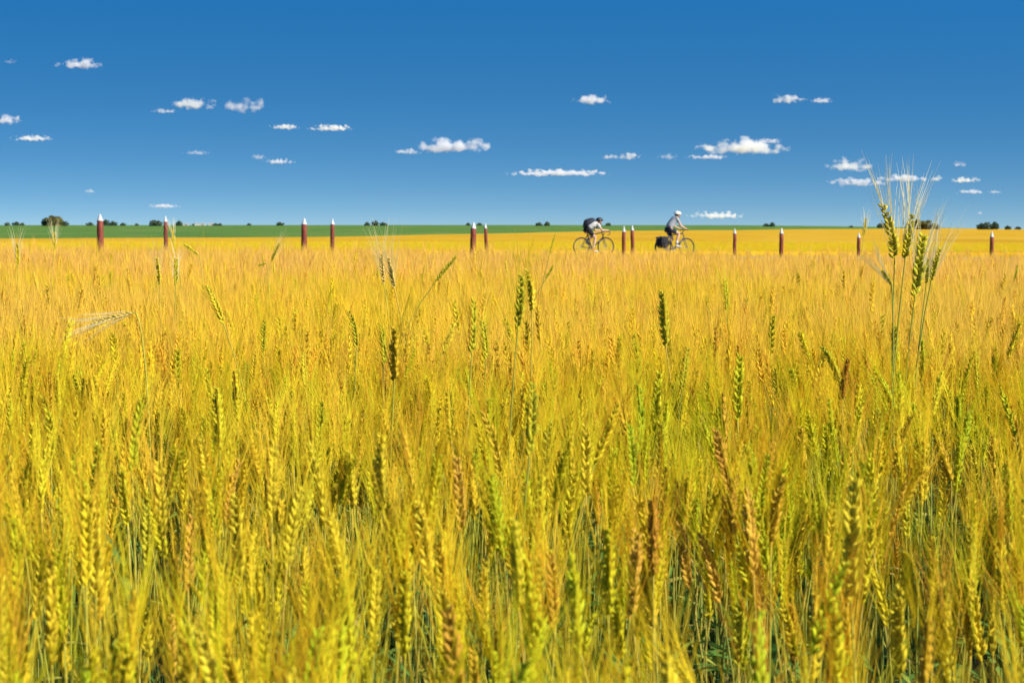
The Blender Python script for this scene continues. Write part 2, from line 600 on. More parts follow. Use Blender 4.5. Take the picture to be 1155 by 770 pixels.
for i, (px, py, wd, hg, th, lab) in enumerate(CLOUDS):
    Y = 9000 + 6000 * rng.random()
    c = at(px, py + 1, Y)
    o = obj('cloud', hull)
    o.location = c
    sx_ = wd / 2 * Y / FPX * 1.12; sz_ = hg / 2 * Y / FPX * 1.12
    sy_ = max(sz_ * 1.4, sx_ * .6)
    o.scale = (sx_, sy_, sz_)
    o.color = (th * 3.4 / sz_, min(1, .13 * sx_ / sz_), 0, 1)
    tag(o, lab, 'cloud', 'small fair-weather clouds')

# ------------------------------------------------------------------ far trees and farm sheds on the horizon
M['bark'] = simple('bark', (.09, .065, .045), .9, .4, 3)
M['leaves'] = plant('tree_foliage', [(0, (.065, .115, .065)), (.5, (.085, .14, .075)), (1, (.11, .15, .075))], trans=.2, fine=.4, fscale=1.2, rough=.7)  # distance haze is put into the leaf colour: lighter, bluer green
M['leaves_olive'] = plant('olive_foliage', [(0, (.18, .18, .05)), (1, (.24, .21, .06))], trans=.2, fine=.4, fscale=1.2, rough=.7)


def tree_meshes(seed, spread, low):
    rg = np.random.default_rng(seed)
    tr = MB()
    tr.tube([(0, 0, -.5), (.1, 0, 1.5), (.05, .1, 3.5), (0, 0, 6)], [.28, .22, .16, .06], 7)
    for k in range(6):
        a = k * 1.05 + rg.random(); z = 1.6 + k * .6
        tr.tube([(0, 0, z), (math.cos(a) * spread * .35, math.sin(a) * spread * .35, z + .9), (math.cos(a) * spread * .7, math.sin(a) * spread * .7, z + 1.5)], [.1, .07, .03], 5)
    cr = MB()
    cl = []
    for k in range(40):
        a = rg.random() * 2 * PI; q = math.sqrt(rg.random()) * spread
        top = 7.2 * math.sqrt(max(.05, 1 - (q / (spread * 1.25)) ** 2))
        cl.append((q * math.cos(a), q * math.sin(a), low + (top - low) * rg.random() ** .7, .7 + .6 * rg.random()))
    for (x, y, z, r) in cl:
        for k in range(90):
            d = rg.normal(size=3); d /= np.linalg.norm(d)
            p = np.array([x, y, z]) + d * r * (rg.random() ** .45)
            n_ = d + rg.normal(size=3) * .7; n_ /= np.linalg.norm(n_)
            u = np.cross(n_, rg.normal(size=3)); u /= np.linalg.norm(u); v_ = np.cross(n_, u)
            s = .24 + .22 * rg.random()
            cr.add([p - u * s, p + v_ * s * .6, p + u * s, p - v_ * s * .6], [(0, 1, 2, 3)])
    return tr.mesh('trunk', [M['bark']]), cr.mesh('crown', [M['leaves']]), cr.mesh('crown', [M['leaves_olive']])


TREES = [tree_meshes(11, 3.4, .6), tree_meshes(12, 4.2, .4), tree_meshes(13, 3.0, .8)]
TREE_POS = [  # px, top py, distance, olive?, label
    (8, 250.5, 1700, 0, 'low dark bush on the horizon at the left picture edge'),
    (18, 249.8, 1700, 0, 'dark rounded tree right of the bush at the left edge'),
    (25, 251.2, 1750, 0, 'low dark tree ending the clump at the left edge'),
    (53, 245.5, 1500, 0, 'dark green tree on the left flank of the tall olive tree'),
    (60, 242.6, 1500, 1, 'tallest olive tree on the horizon left of the first red post'),
    (66, 244.5, 1500, 1, 'olive tree on the right flank of the tallest olive tree'),
    (73, 249.3, 1500, 0, 'low tree trailing off right of the tallest olive tree'),
    (101, 250.5, 1650, 0, 'small tree just left of the first red post'),
    (119, 248.0, 1600, 0, 'tree directly right of the first red post'),
    (128, 249.3, 1600, 0, 'second tree right of the first red post'),
    (139, 251.0, 1650, 0, 'low tree between the first two red posts'),
    (154, 252.0, 1750, 0, 'lowest little tree between the first two red posts'),
    (173, 248.0, 1500, 0, 'dark tree left of the second red post'),
    (178, 248.4, 1500, 0, 'dark tree touching the second red post'),
    (202, 249.2, 1600, 0, 'narrow dark tree beside the whitish farm shed'),
    (219, 252.0, 1800, 0, 'small tree between two farm sheds'),
    (243, 251.5, 1650, 0, 'dark low tree right of the farm sheds'),
    (248, 251.8, 1650, 0, 'dark low tree rightmost of the farm tree pair'),
    (281, 251.6, 1800, 0, 'small tree alone between the farm and the third red post'),
    (316, 250.2, 1700, 0, 'slim dark tree left of the third red post'),
    (414, 250.6, 1600, 0, 'tree on the left of the three-tree clump before mid picture'),
    (423, 248.7, 1600, 0, 'highest tree of the three-tree clump before mid picture'),
    (432, 250.4, 1600, 0, 'tree on the right of the three-tree clump before mid picture'),
    (528, 251.3, 1750, 0, 'low tree behind the thick mid post of the pair'),
    (541, 251.2, 1750, 0, 'low tree between the two posts of the mid pair'),
    (608, 250.6, 1650, 0, 'low tree left of the left cyclist'),
    (617, 250.0, 1650, 0, 'rounded tree left of the left cyclist'),
    (686, 251.2, 1700, 0, 'small tree ahead of the left cyclist'),
    (864, 251.8, 1650, 0, 'low tree in the clump left of the post under the right sky'),
    (871, 250.8, 1650, 0, 'rounded tree in the clump left of the post under the right sky'),
    (960, 254.2, 1700, 0, 'low tree left of the tall wheat ears'),
    (994, 251.5, 1600, 0, 'dark tree just left of the tall wheat ears'),
    (1000, 251.2, 1600, 0, 'dark tree behind the left wheat ear of the tall group'),
    (1036, 247.2, 1350, 1, 'olive tree behind the tall wheat ears'),
    (1046, 248.0, 1350, 1, 'olive tree just right of the tall wheat ears'),
    (1056, 252.4, 1350, 1, 'low olive tree trailing right of the tall wheat ears'),
    (1106, 251.6, 1450, 0, 'dark tree on the left end of the right tree clump'),
    (1114, 250.2, 1450, 0, 'dark tree in the middle of the right tree clump'),
    (1122, 250.4, 1450, 0, 'dark tree on the right end of the right tree clump'),
    (1137, 254.3, 1550, 0, 'low tree right of the right tree clump'),
    (1148, 255.3, 1550, 0, 'lowest dark tree at the right picture edge'),
]
for i, (px, py, Y, olive, lab) in enumerate(TREE_POS):
    tm, ca, cb = TREES[i % 3]
    x = (px - 577.5) * Y / FPX
    zg = soil(x, Y)
    top = (256 - py) * Y / FPX
    h = max(2.5, top - zg)
    T = thing('tree', lab, 'tree', (x, Y, zg), (0, 0, rng.random() * 6), 'trees on the horizon')
    wide = 1.05 + .35 * rng.random()
    sw = max(h / 7.4 * wide, .55)
    T.scale = (sw, sw, h / 7.6)
    obj('trunk', tm, T); obj('crown', cb if olive else ca, T)

M['shed_wall'] = simple('white_siding', (.50, .49, .45), .6, .1, .5)
M['shed_roof'] = simple('metal_roof', (.42, .43, .43), .6, .1, .5, .2)
M['shed_door'] = simple('shed_door', (.25, .22, .2), .6, .1, .5)
for px, wd, hg, lab in ((208, 8, 2.0, 'cream farm shed beside the narrow dark tree'), (226, 10, 2.2, 'longer white farm shed, middle of three on the horizon'), (238, 4, 2.4, 'smallest white farm building, rightmost of three on the horizon')):
    Y = 1780.
    x = (px - 577.5) * Y / FPX
    T = thing('farm_shed', lab, 'shed', (x, Y, float(canopy(np.array([x]), np.array([Y]))[0]) + .2), (0, 0, .12), 'farm sheds on the horizon')
    q = MB().box((0, 0, hg * .35), (wd, 6, hg * .7)); q.build('wall', M['shed_wall'], T)
    q = MB().add([(-wd / 2 - .2, -3.2, hg * .7), (wd / 2 + .2, -3.2, hg * .7), (wd / 2 + .2, 3.2, hg * .7), (-wd / 2 - .2, 3.2, hg * .7), (-wd / 2 - .2, 0, hg), (wd / 2 + .2, 0, hg)],
                 [(0, 1, 5, 4), (2, 3, 4, 5), (0, 4, 3), (1, 2, 5), (0, 3, 2, 1)])
    q.build('roof', M['shed_roof'], T)
    MB().box((wd * .2, -3.03, hg * .28), (min(2.5, wd * .4), .05, hg * .55)).build('door', M['shed_door'], T)

# ------------------------------------------------------------------ guard posts along the road
m, t, b = newmat('weathered_red_paint')
co = t.nodes.new('ShaderNodeTexCoord')
mpn = t.nodes.new('ShaderNodeMapping'); mpn.inputs['Scale'].default_value = (6, 6, 1.2); t.links.new(co.outputs['Object'], mpn.inputs['Vector'])
n1 = noise(t, 3, 7, mpn.outputs['Vector'], .65)
c1 = ramp(t, [(.25, (.05, .011, .006)), (.5, (.16, .022, .010)), (.72, (.22, .036, .018)), (.88, (.26, .13, .085))], n1.outputs['Fac'])
t.links.new(c1.outputs['Color'], b.inputs['Base Color']); b.inputs['Roughness'].default_value = .75
M['post_red'] = m
M['post_white'] = simple('white_paint', (.52, .53, .54), .65, .25, 7)
POSTS = [  # px, row, top py, diameter, label
    (113.5, 'n', 241.6, .215, 'thick red post with white tip, leftmost of all'),
    (187, 'f', 243.6, .15, 'slim red post behind yellow grass ears, second from the left'),
    (343, 'n', 246.0, .195, 'thick red post of the left-hand close pair'),
    (374.5, 'f', 247.0, .165, 'slimmer red post, right one of the left-hand close pair'),
    (533, 'n', 250.8, .20, 'thick red post, left one of the mid picture pair'),
    (549, 'f', 251.6, .13, 'thin red post, right one of the mid picture pair'),
    (703, 'n', 255.0, .135, 'red post between the cyclists, left one of two'),
    (713.5, 'f', 254.2, .15, 'red post between the cyclists, right one of two'),
    (828.5, 'f', 257.8, .145, 'first red post ahead of the right cyclist'),
    (881, 'n', 257.2, .16, 'second red post ahead of the right cyclist, full height in view'),
    (968.5, 'f', 262.6, .155, 'short red post just left of the tall wheat ears'),
    (1118, 'n', 261.3, .165, 'dark red post below the right tree clump'),
]
rng = np.random.default_rng(8)
for px, row, py, dia, lab in POSTS:
    a_ = (px - 577.5) / FPX
    Y = (66.0 if row == 'n' else 76.0) / (1 - .5 * a_)
    x = a_ * Y
    top = (256 - py) * Y / FPX
    zg = soil(x, Y) - .05
    h = top - zg
    T = thing('guard_post', lab, 'post', (x, Y, zg), (R(rng.uniform(-2, 2)), R(rng.uniform(-2.2, 2.2)), rng.random() * 6), 'red white-tipped posts along the road')
    r = dia / 2
    cap = .205
    n_ = 8
    q = MB().tube([(rng.normal() * .004, rng.normal() * .004, z) for z in np.linspace(-.4, h - cap, n_)], [r * (1.03 - .02 * i + rng.normal() * .01) for i in range(n_)], 18)
    q.build('shaft', M['post_red'], T, smooth=True)
    q = MB().tube([(0, 0, h - cap + .001), (0, 0, h - cap + .03), (0, 0, h - .06), (0, 0, h - .015), (0, 0, h)], [r * 1.0, r * .80, r * .36, r * .26, r * .12], 18)
    q.build('painted_tip', M['post_white'], T, smooth=True)

# ------------------------------------------------------------------ cyclists
def skin_mb(verts, edges, radii, sub=2):
    me = bpy.data.meshes.new('skin_tmp')
    me.from_pydata([tuple(v) for v in verts], edges, [])
    o = bpy.data.objects.new('skin_tmp', me)
    COL.objects.link(o)
    sm = o.modifiers.new('s', 'SKIN')
    sm.use_smooth_shade = True
    if not me.skin_vertices:
        raise RuntimeError('no skin layer')
    for sv, rd in zip(me.skin_vertices[0].data, radii):
        sv.radius = (rd, rd) if np.isscalar(rd) else rd
        sv.use_root = False
    me.skin_vertices[0].data[0].use_root = True
    ss = o.modifiers.new('u', 'SUBSURF'); ss.levels = sub; ss.render_levels = sub
    dg = bpy.context.evaluated_depsgraph_get()
    dg.update()
    ev = o.evaluated_get(dg)
    em = ev.to_mesh()
    mb = MB().add([tuple(v.co) for v in em.vertices], [tuple(p.vertices) for p in em.polygons])
    ev.to_mesh_clear()
    bpy.data.objects.remove(o)
    bpy.data.meshes.remove(me)
    return mb


def ik(a, c, la, lb, hint):
    a, c, hint = np.array(a, float), np.array(c, float), np.array(hint, float)
    d = c - a; D = np.linalg.norm(d)
    D = min(D, (la + lb) * .995)
    u = d / np.linalg.norm(d)
    x = (la * la - lb * lb + D * D) / (2 * D)
    hgt = math.sqrt(max(la * la - x * x, 0))
    h = hint - u * np.dot(hint, u); h /= np.linalg.norm(h)
    return a + u * x + h * hgt


M['skin'] = simple('skin', (.52, .32, .23), .55, .06, 6)
M['black_cloth'] = simple('black_cloth', (.012, .012, .016), .8, .3, 20)
M['navy_cloth'] = simple('dark_navy_cloth', (.018, .022, .038), .8, .3, 20)
M['white_cloth'] = simple('white_cloth', (.44, .43, .43), .8, .06, 12)
M['grey_cloth'] = simple('pale_grey_cloth', (.27, .29, .31), .8, .08, 12)
M['white_plastic'] = simple('white_shell', (.58, .62, .58), .45, .04, 9)
M['black_plastic'] = simple('black_shell', (.015, .017, .02), .4, .2, 9)
M['rubber'] = simple('tyre_rubber', (.02, .02, .02), .8, .2, 30)
M['steel'] = simple('brushed_steel', (.55, .55, .56), .35, .08, 30, 1.0)
M['frame_black'] = simple('black_frame_paint', (.02, .02, .025), .35, .1, 10)
M['frame_silver'] = simple('silver_frame_paint', (.07, .075, .08), .4, .1, 10, .2)
M['rim'] = simple('dull_alloy', (.30, .30, .31), .7, .08, 30, .3)
M['hair'] = simple('dark_hair', (.03, .02, .014), .7, .3, 40)

RAD, AX_R, AX_F, BB = .34, (-.50, 0, .34), (.52, 0, .34), (-.06, 0, .28)


def circle(c, r, n=40):
    return [(c[0] + r * math.cos(2 * PI * k / n), c[1], c[2] + r * math.sin(2 * PI * k / n)) for k in range(n)]


def bicycle(label, loc, rz, fmat, drop, sad, crank_a, rack):
    T = thing('bicycle', label, 'bicycle', loc, (0, 0, rz), 'bicycles on the road')
    head_t, head_b = np.array([.36, 0, .86]), np.array([.41, 0, .70])
    seat_t = np.array([sad[0] + .02, 0, sad[1] - .10])
    q = MB()
    q.tube([BB, seat_t], .021, 8)
    q.tube([seat_t - np.array([0, 0, .08]), head_t], .021, 8)
    q.tube([BB, head_b], .025, 8)
    q.tube([head_b, head_t + np.array([-.01, 0, .03])], .019, 8)
    for s in (-1, 1):
        q.tube([(BB[0], s * .03, BB[2]), (AX_R[0], s * .06, AX_R[2])], .010, 6)
        q.tube([(seat_t[0], s * .02, seat_t[2] - .10), (AX_R[0], s * .06, AX_R[2])], .009, 6)
    q.build('frame', M[fmat], T, smooth=True)
    q = MB()
    q.tube([head_b, head_b + np.array([.01, 0, -.03])], .02, 8)
    for s in (-1, 1):
        q.tube([(.415, s * .02, .67), (.42, s * .055, .62), (.46, s * .055, .48), (AX_F[0], s * .055, AX_F[2])], [.014, .014, .012, .009], 6)
    q.build('fork', M[fmat], T, smooth=True)
    for ax in (AX_R, AX_F):
        q = MB()
        q.tube([(ax[0], -.05, ax[2]), (ax[0], .05, ax[2])], .02, 8)
        for k in range(28):
            a = 2 * PI * k / 28
            q.tube([(ax[0], .03 * (-1) ** k, ax[2]), (ax[0] + .305 * math.cos(a), 0, ax[2] + .305 * math.sin(a))], .0013, 3, cap=False)
        wh = q.build('wheel', M['steel'], T)
        MB().tube(circle(ax, .308), .011, 6, closed=True).build('rim', M['rim'], wh, smooth=True)
        MB().tube(circle(ax, .326), .023, 8, closed=True).build('tyre', M['rubber'], wh, smooth=True)
    q = MB()
    st = head_t + np.array([-.015, 0, .06])
    gx, gz = (.47, .90) if drop else (.42, 1.0)
    q.tube([head_t, st, (gx, 0, gz)], .014, 8)
    q.tube([(gx, -.21, gz), (gx, .21, gz)], .013, 8)
    for s in (-1, 1):
        if drop:
            q.tube([(gx, s * .21, gz), (gx + .07, s * .215, gz), (gx + .11, s * .22, gz - .05), (gx + .08, s * .22, gz - .12), (gx, s * .22, gz - .13)], .013, 8)
        else:
            q.tube([(gx, s * .21, gz), (gx - .03, s * .29, gz - .01)], .015, 8)
    q.build('handlebar', M['black_plastic'], T, smooth=True)
    q = MB()
    q.tube([(sad[0] - .13, 0, sad[1]), (sad[0] - .06, 0, sad[1] + .005), (sad[0] + .04, 0, sad[1]), (sad[0] + .14, 0, sad[1] - .01)], [.05, .062, .03, .016], 10)
    sd = q.build('saddle', M['black_plastic'], T, smooth=True)
    MB().tube([seat_t - np.array([-.005, 0, .03]), (sad[0], 0, sad[1] - .02)], .013, 8).build('seat_post', M['steel'], T)
    q = MB()
    q.tube(circle((BB[0], -.05, BB[2]), .085, 24), .006, 6, closed=True)
    ca = (.17 * math.cos(crank_a), .17 * math.sin(crank_a))
    for s in (-1, 1):
        e = (BB[0] + s * ca[0], -s * .08, BB[2] + s * ca[1])
        q.tube([(BB[0], -s * .06, BB[2]), e], [.013, .010], 6)
    for k in range(5):
        a = k * 1.2566
        q.tube([(BB[0], -.05, BB[2]), (BB[0] + .085 * math.cos(a), -.05, BB[2] + .085 * math.sin(a))], .006, 4)
    q.tube([(BB[0], -.07, BB[2]), (BB[0], .07, BB[2])], .02, 8)
    q.build('crankset', M['steel'], T, smooth=True)
    ch = MB()
    ch.tube([(BB[0], -.05, BB[2] + .085), (AX_R[0], -.05, AX_R[2] + .04)], .004, 4)
    ch.tube([(BB[0], -.05, BB[2] - .085), (AX_R[0], -.05, AX_R[2] - .05)], .004, 4)
    ch.build('chain', M['steel'], T)
    for s in (-1, 1):
        e = (BB[0] + s * ca[0], -s * .125, BB[2] + s * ca[1])
        MB().box(e, (.085, .08, .018)).build('pedal', M['black_plastic'], T)
    if rack:
        q = MB()
        for s in (-1, 1):
            q.tube([(AX_R[0], s * .07, AX_R[2]), (AX_R[0] - .06, s * .07, .74), (AX_R[0] + .22, s * .06, .74)], .006, 5)
            q.tube([(AX_R[0], s * .07, AX_R[2]), (AX_R[0] + .10, s * .07, .74)], .006, 5)
        for k in range(4):
            q.tube([(AX_R[0] - .05 + k * .08, -.07, .74), (AX_R[0] - .05 + k * .08, .07, .74)], .005, 5)
        q.build('luggage_rack', M['black_plastic'], T)
        pts = [(AX_R[0] + .365 * math.cos(a), 0, AX_R[2] + .365 * math.sin(a)) for a in np.linspace(R(15), R(190), 22)]
        MB().strip(pts, [.05] * 22, (0, 1, 0)).build('mudguard', M['black_plastic'], T)
    return T, ca, (gx, gz)


def rider(label, loc, rz, hip, sho, head, hand, ca, shirt, shorts_m, helmet_m, white_strap):
    T = thing('person', label, 'person', loc, (0, 0, rz), 'cyclists on the road')
    hip, sho, head = (np.array([p[0], 0, p[1]]) for p in (hip, sho, head))
    sp = lambda k: hip + (sho - hip) * k
    back = np.array([-(sho - hip)[2], 0, (sho - hip)[0]]); back /= np.linalg.norm(back)
    V, E, Q = [], [], []

    def add(p, r, par=None):
        V.append(np.array(p, float)); Q.append(r)
        if par is not None: E.append((par, len(V) - 1))
        return len(V) - 1
    pel = add(hip, (.13, .10))
    wa = add(sp(.38) + back * .02, (.12, .09), pel)
    chs = add(sp(.75) + back * .03, (.135, .10), wa)
    nb = add(sho + (sho - hip) * .06, (.08, .07), chs)
    nk = add(sho + (head - sho) * .45, .055, nb)
    hd0 = add(head + np.array([.0, 0, -.07]), (.068, .075), nk)
    hd1 = add(head + np.array([.005, 0, .02]), (.078, .092), hd0)
    hd2 = add(head + np.array([.0, 0, .095]), (.06, .075), hd1)
    limbs = {}
    for s in (-1, 1):
        pd = np.array([BB[0] + s * ca[0], -s * .115, BB[2] + s * ca[1]])
        side = -s
        hj = hip + np.array([.02, side * .09, -.03])
        an = pd + np.array([-.10, 0, .115])
        kn = ik(hj, an, .43, .43, (1, 0, .3)); 
        h_ = add(hj + (kn - hj) * .12, .088, pel)
        th = add(hj + (kn - hj) * .5, .074, h_)
        k_ = add(kn, .055, th)
        cf = add(kn + (an - kn) * .35 + np.array([-.012, 0, 0]), .054, k_)
        a_ = add(an, .036, cf)
        hl = add(an + np.array([.02, 0, -.065]), .036, a_)
        to = add(pd + np.array([.09, 0, .03]), .028, hl)
        sj = sho + np.array([-.01, side * .175, -.01])
        wr = np.array([hand[0] - .05, side * .225, hand[1] + .035])
        eb = ik(sj, wr, .29, .265, (-.25, side * .5, -1))
        s_ = add(sj, .062, chs)
        u_ = add(sj + (eb - sj) * .5, .047, s_)
        e_ = add(eb, .038, u_)
        f_ = add(eb + (wr - eb) * .3, .037, e_)
        w_ = add(wr, .025, f_)
        pm = add(np.array([hand[0], side * .225, hand[1] + .028]), (.040, .020), w_)
        limbs[side] = (hj, kn, an, pd, sj, eb, wr)
    body = skin_mb(V, E, Q, 2)
    for side in (-1, 1):                                     # fingers curled round the bar
        for k in range(4):
            y = side * (.195 + .02 * k)
            ln = (.030, .034, .032, .026)[k]
            p0 = np.array([hand[0] + .005, y, hand[1] + .03])
            body.merge(skin_mb([p0, p0 + (ln, 0, .0), p0 + (ln + .012, 0, -.03), p0 + (ln - .012, 0, -.055), p0 + (ln - .03, 0, -.058)], [(0, 1), (1, 2), (2, 3), (3, 4)], [.0095, .009, .0085, .008, .007], 1))
        p0 = np.array([hand[0] - .02, side * .20, hand[1] + .02])
        body.merge(skin_mb([p0, p0 + (.02, -side * .022, -.005), p0 + (.035, -side * .026, -.03), p0 + (.028, -side * .02, -.048)], [(0, 1), (1, 2), (2, 3)], [.011, .0105, .0095, .008], 1))
    # face: nose, lips, ears as part of the same body
    body.ball(head + np.array([.100, 0, -.005]), (.022, .013, .026), 8, 6)
    body.ball(head + np.array([.080, 0, -.055]), (.016, .026, .009), 8, 6)
    for s in (-1, 1):
        body.ball(head + np.array([-.005, s * .083, 0]), (.022, .012, .033), 8, 6)
    body.build('body', M['skin'], T, smooth=True)
    for s in (-1, 1):
        MB().ball(head + np.array([.083, s * .032, .022]), .011, 8, 6).build('eye', M['black_plastic'], T, smooth=True)
    # shirt
    V, E, Q = [], [], []
    a0 = add(sp(.03), (.172, .145)); a1 = add(sp(.38) + back * .02, (.178, .145), a0); a2 = add(sp(.75) + back * .03, (.19, .158), a1); a3 = add(sho + (sho - hip) * .07, (.115, .105), a2)
    for side in (-1, 1):
        hj, kn, an, pd, sj, eb, wr = limbs[side]
        s_ = add(sj, .078, a2); add(sj + (eb - sj) * .62, .062, s_)
    skin_mb(V, E, Q, 2).build('shirt', M[shirt], T, smooth=True)
    # shorts
    V, E, Q = [], [], []
    a0 = add(sp(.06), (.180, .15)); a1 = add(hip + np.array([0, 0, -.02]), (.18, .15), a0)
    for side in (-1, 1):
        hj, kn, an, pd, sj, eb, wr = limbs[side]
        h_ = add(hj + (kn - hj) * .14, .104, a1); add(hj + (kn - hj) * .72, .083, h_)
    skin_mb(V, E, Q, 2).build('shorts', M[shorts_m], T, smooth=True)
    for side in (-1, 1):
        hj, kn, an, pd, sj, eb, wr = limbs[side]
        V, E, Q = [], [], []
        a0 = add(an + np.array([-.012, 0, -.02]), .044); a1 = add(an + np.array([.0, 0, -.07]), .043, a0); a2 = add(pd + np.array([.03, 0, .038]), .040, a1); add(pd + np.array([.115, 0, .03]), .031, a2)
        skin_mb(V, E, Q, 2).build('shoe', M['white_cloth'], T, smooth=True)
        MB().tube([an + (kn - an) * .02, an + (kn - an) * .30], [.045, .050], 10).build('sock', M['white_cloth'], T, smooth=True)
    MB().ball(head + np.array([-.025, 0, .035]), (.105, .088, .095), 14, 10).build('hair', M['hair'], T, smooth=True)
    hm = MB().ball(head + np.array([-.01, 0, .065]), (.145, .108, .105), 18, 12, zmin=-.25)
    hm.tube([head + np.array([.115, -.05, .06]), head + np.array([.165, 0, .055]), head + np.array([.115, .05, .06])], .012, 6)
    hel = hm.build('helmet', M[helmet_m], T, smooth=True)
    q = MB()
    for s in (-1, 1):
        q.tube([head + np.array([.03, s * .09, .05]), head + np.array([.02, s * .088, -.03]), head + np.array([.05, s * .02, -.105])], .008, 5)
    q.build('chin_strap', M['black_plastic'], hel)
    if white_strap:
        q = MB()
        for s in (-1, 0, 1):
            q.tube([head + np.array([.115, s * .03, .115]), head + np.array([.03, s * .05, .168]), head + np.array([-.09, s * .04, .135])], .007, 5)
        q.build('vent', M['black_plastic'], hel)
    return T, limbs


RZ = math.atan(.5)


def road_spot(px):
    a_ = (px - 577.5) / FPX
    Y = 71.5 / (1 - .5 * a_)
    x = a_ * Y
    return (x, Y, soil(x, Y) + .072)


lp = road_spot(669.4)
B1, ca1, g1 = bicycle('black racing bicycle ridden by the crouching cyclist in a dark backpack', lp, RZ, 'frame_black', True, (-.29, .93), R(-62), False)
P1, L1 = rider('crouching cyclist in white shirt, black shorts and dark helmet, bent over the handlebar', lp, RZ, (-.29, 1.0), (.08, 1.19), (.25, 1.245), (.52, .905), ca1, 'white_cloth', 'black_cloth', 'black_plastic', False)
rp = road_spot(761.0)
B2, ca2, g2 = bicycle('touring bicycle with rear rack ridden by the upright cyclist in white helmet', rp, RZ, 'frame_silver', False, (-.30, .96), R(20), True)
P2, L2 = rider('upright cyclist in pale grey shirt, black shorts and white helmet', rp, RZ, (-.29, 1.03), (.02, 1.42), (.14, 1.535), (.40, 1.0), ca2, 'grey_cloth', 'navy_cloth', 'white_plastic', True)

# backpack on the left rider
T = thing('backpack', 'dark backpack on the back of the crouching cyclist', 'backpack', lp, (0, 0, RZ))
h0, s0 = np.array([-.29, 0, 1.0]), np.array([.08, 0, 1.19])
bk = np.array([-(s0 - h0)[2], 0, (s0 - h0)[0]]); bk /= np.linalg.norm(bk)
ang = -math.atan2(s0[2] - h0[2], s0[0] - h0[0])
mid = h0 + (s0 - h0) * .48 + bk * .165
q = MB().ball((0, 0, 0), (.26, .17, .125), 16, 12)
A = Matrix.Translation(Vector(mid)) @ Matrix.Rotation(ang, 4, 'Y')
qq = MB().merge(q, A); bpk = qq.build('bag', M['navy_cloth'], T, smooth=True)
q = MB().ball((-.06, 0, .09), (.13, .11, .06), 12, 8); MB().merge(q, A).build('front_pocket', M['black_cloth'], T, smooth=True)
for s in (-1, 1):
    q = MB().tube([mid + (s0 - h0) * .35 - bk * .05 + np.array([0, s * .11, 0]), s0 + bk * .09 + np.array([.03, s * .12, 0]), s0 + np.array([.10, s * .13, -.06]), s0 - bk * .13 + np.array([-.06, s * .16, -.05]), h0 + (s0 - h0) * .45 + np.array([0, s * .165, 0])], .018, 6)
    q.build('shoulder_strap', M['black_cloth'], T, smooth=True)
# panniers
for s, lab in ((-1, 'black pannier bag on the near side of the rear rack'), (1, 'black pannier bag on the far side of the rear rack')):
    T = thing('pannier_bag', lab, 'bag', rp, (0, 0, RZ), 'pannier bags on the touring bicycle')
    q = MB().ball((-.54, s * .15, .53), (.19, .085, .23), 14, 10); q.build('bag', M['black_cloth'], T, smooth=True)
    MB().box((-.54, s * .15, .70), (.30, .15, .05)).build('flap', M['navy_cloth'], T)

# ------------------------------------------------------------------ wheat
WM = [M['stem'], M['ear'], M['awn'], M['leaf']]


def frame_to(p, d, spin):
    d = Vector(d).normalized()
    q = Vector((0, 0, 1)).rotation_difference(d)
    return Matrix.Translation(Vector(p)) @ q.to_matrix().to_4x4() @ Matrix.Rotation(spin, 4, 'Z')


def teardrop(mb, p, d, ln, r, seg, rings, mi=0):
    path = [p + d * ln * k for k in ((0, .3, .62, 1) if rings == 4 else (0, .45, 1))]
    rad = (r * .45, r, r * .8, r * .12) if rings == 4 else (r * .5, r, r * .12)
    mb.tube(path, rad, seg, mi, cap=False)


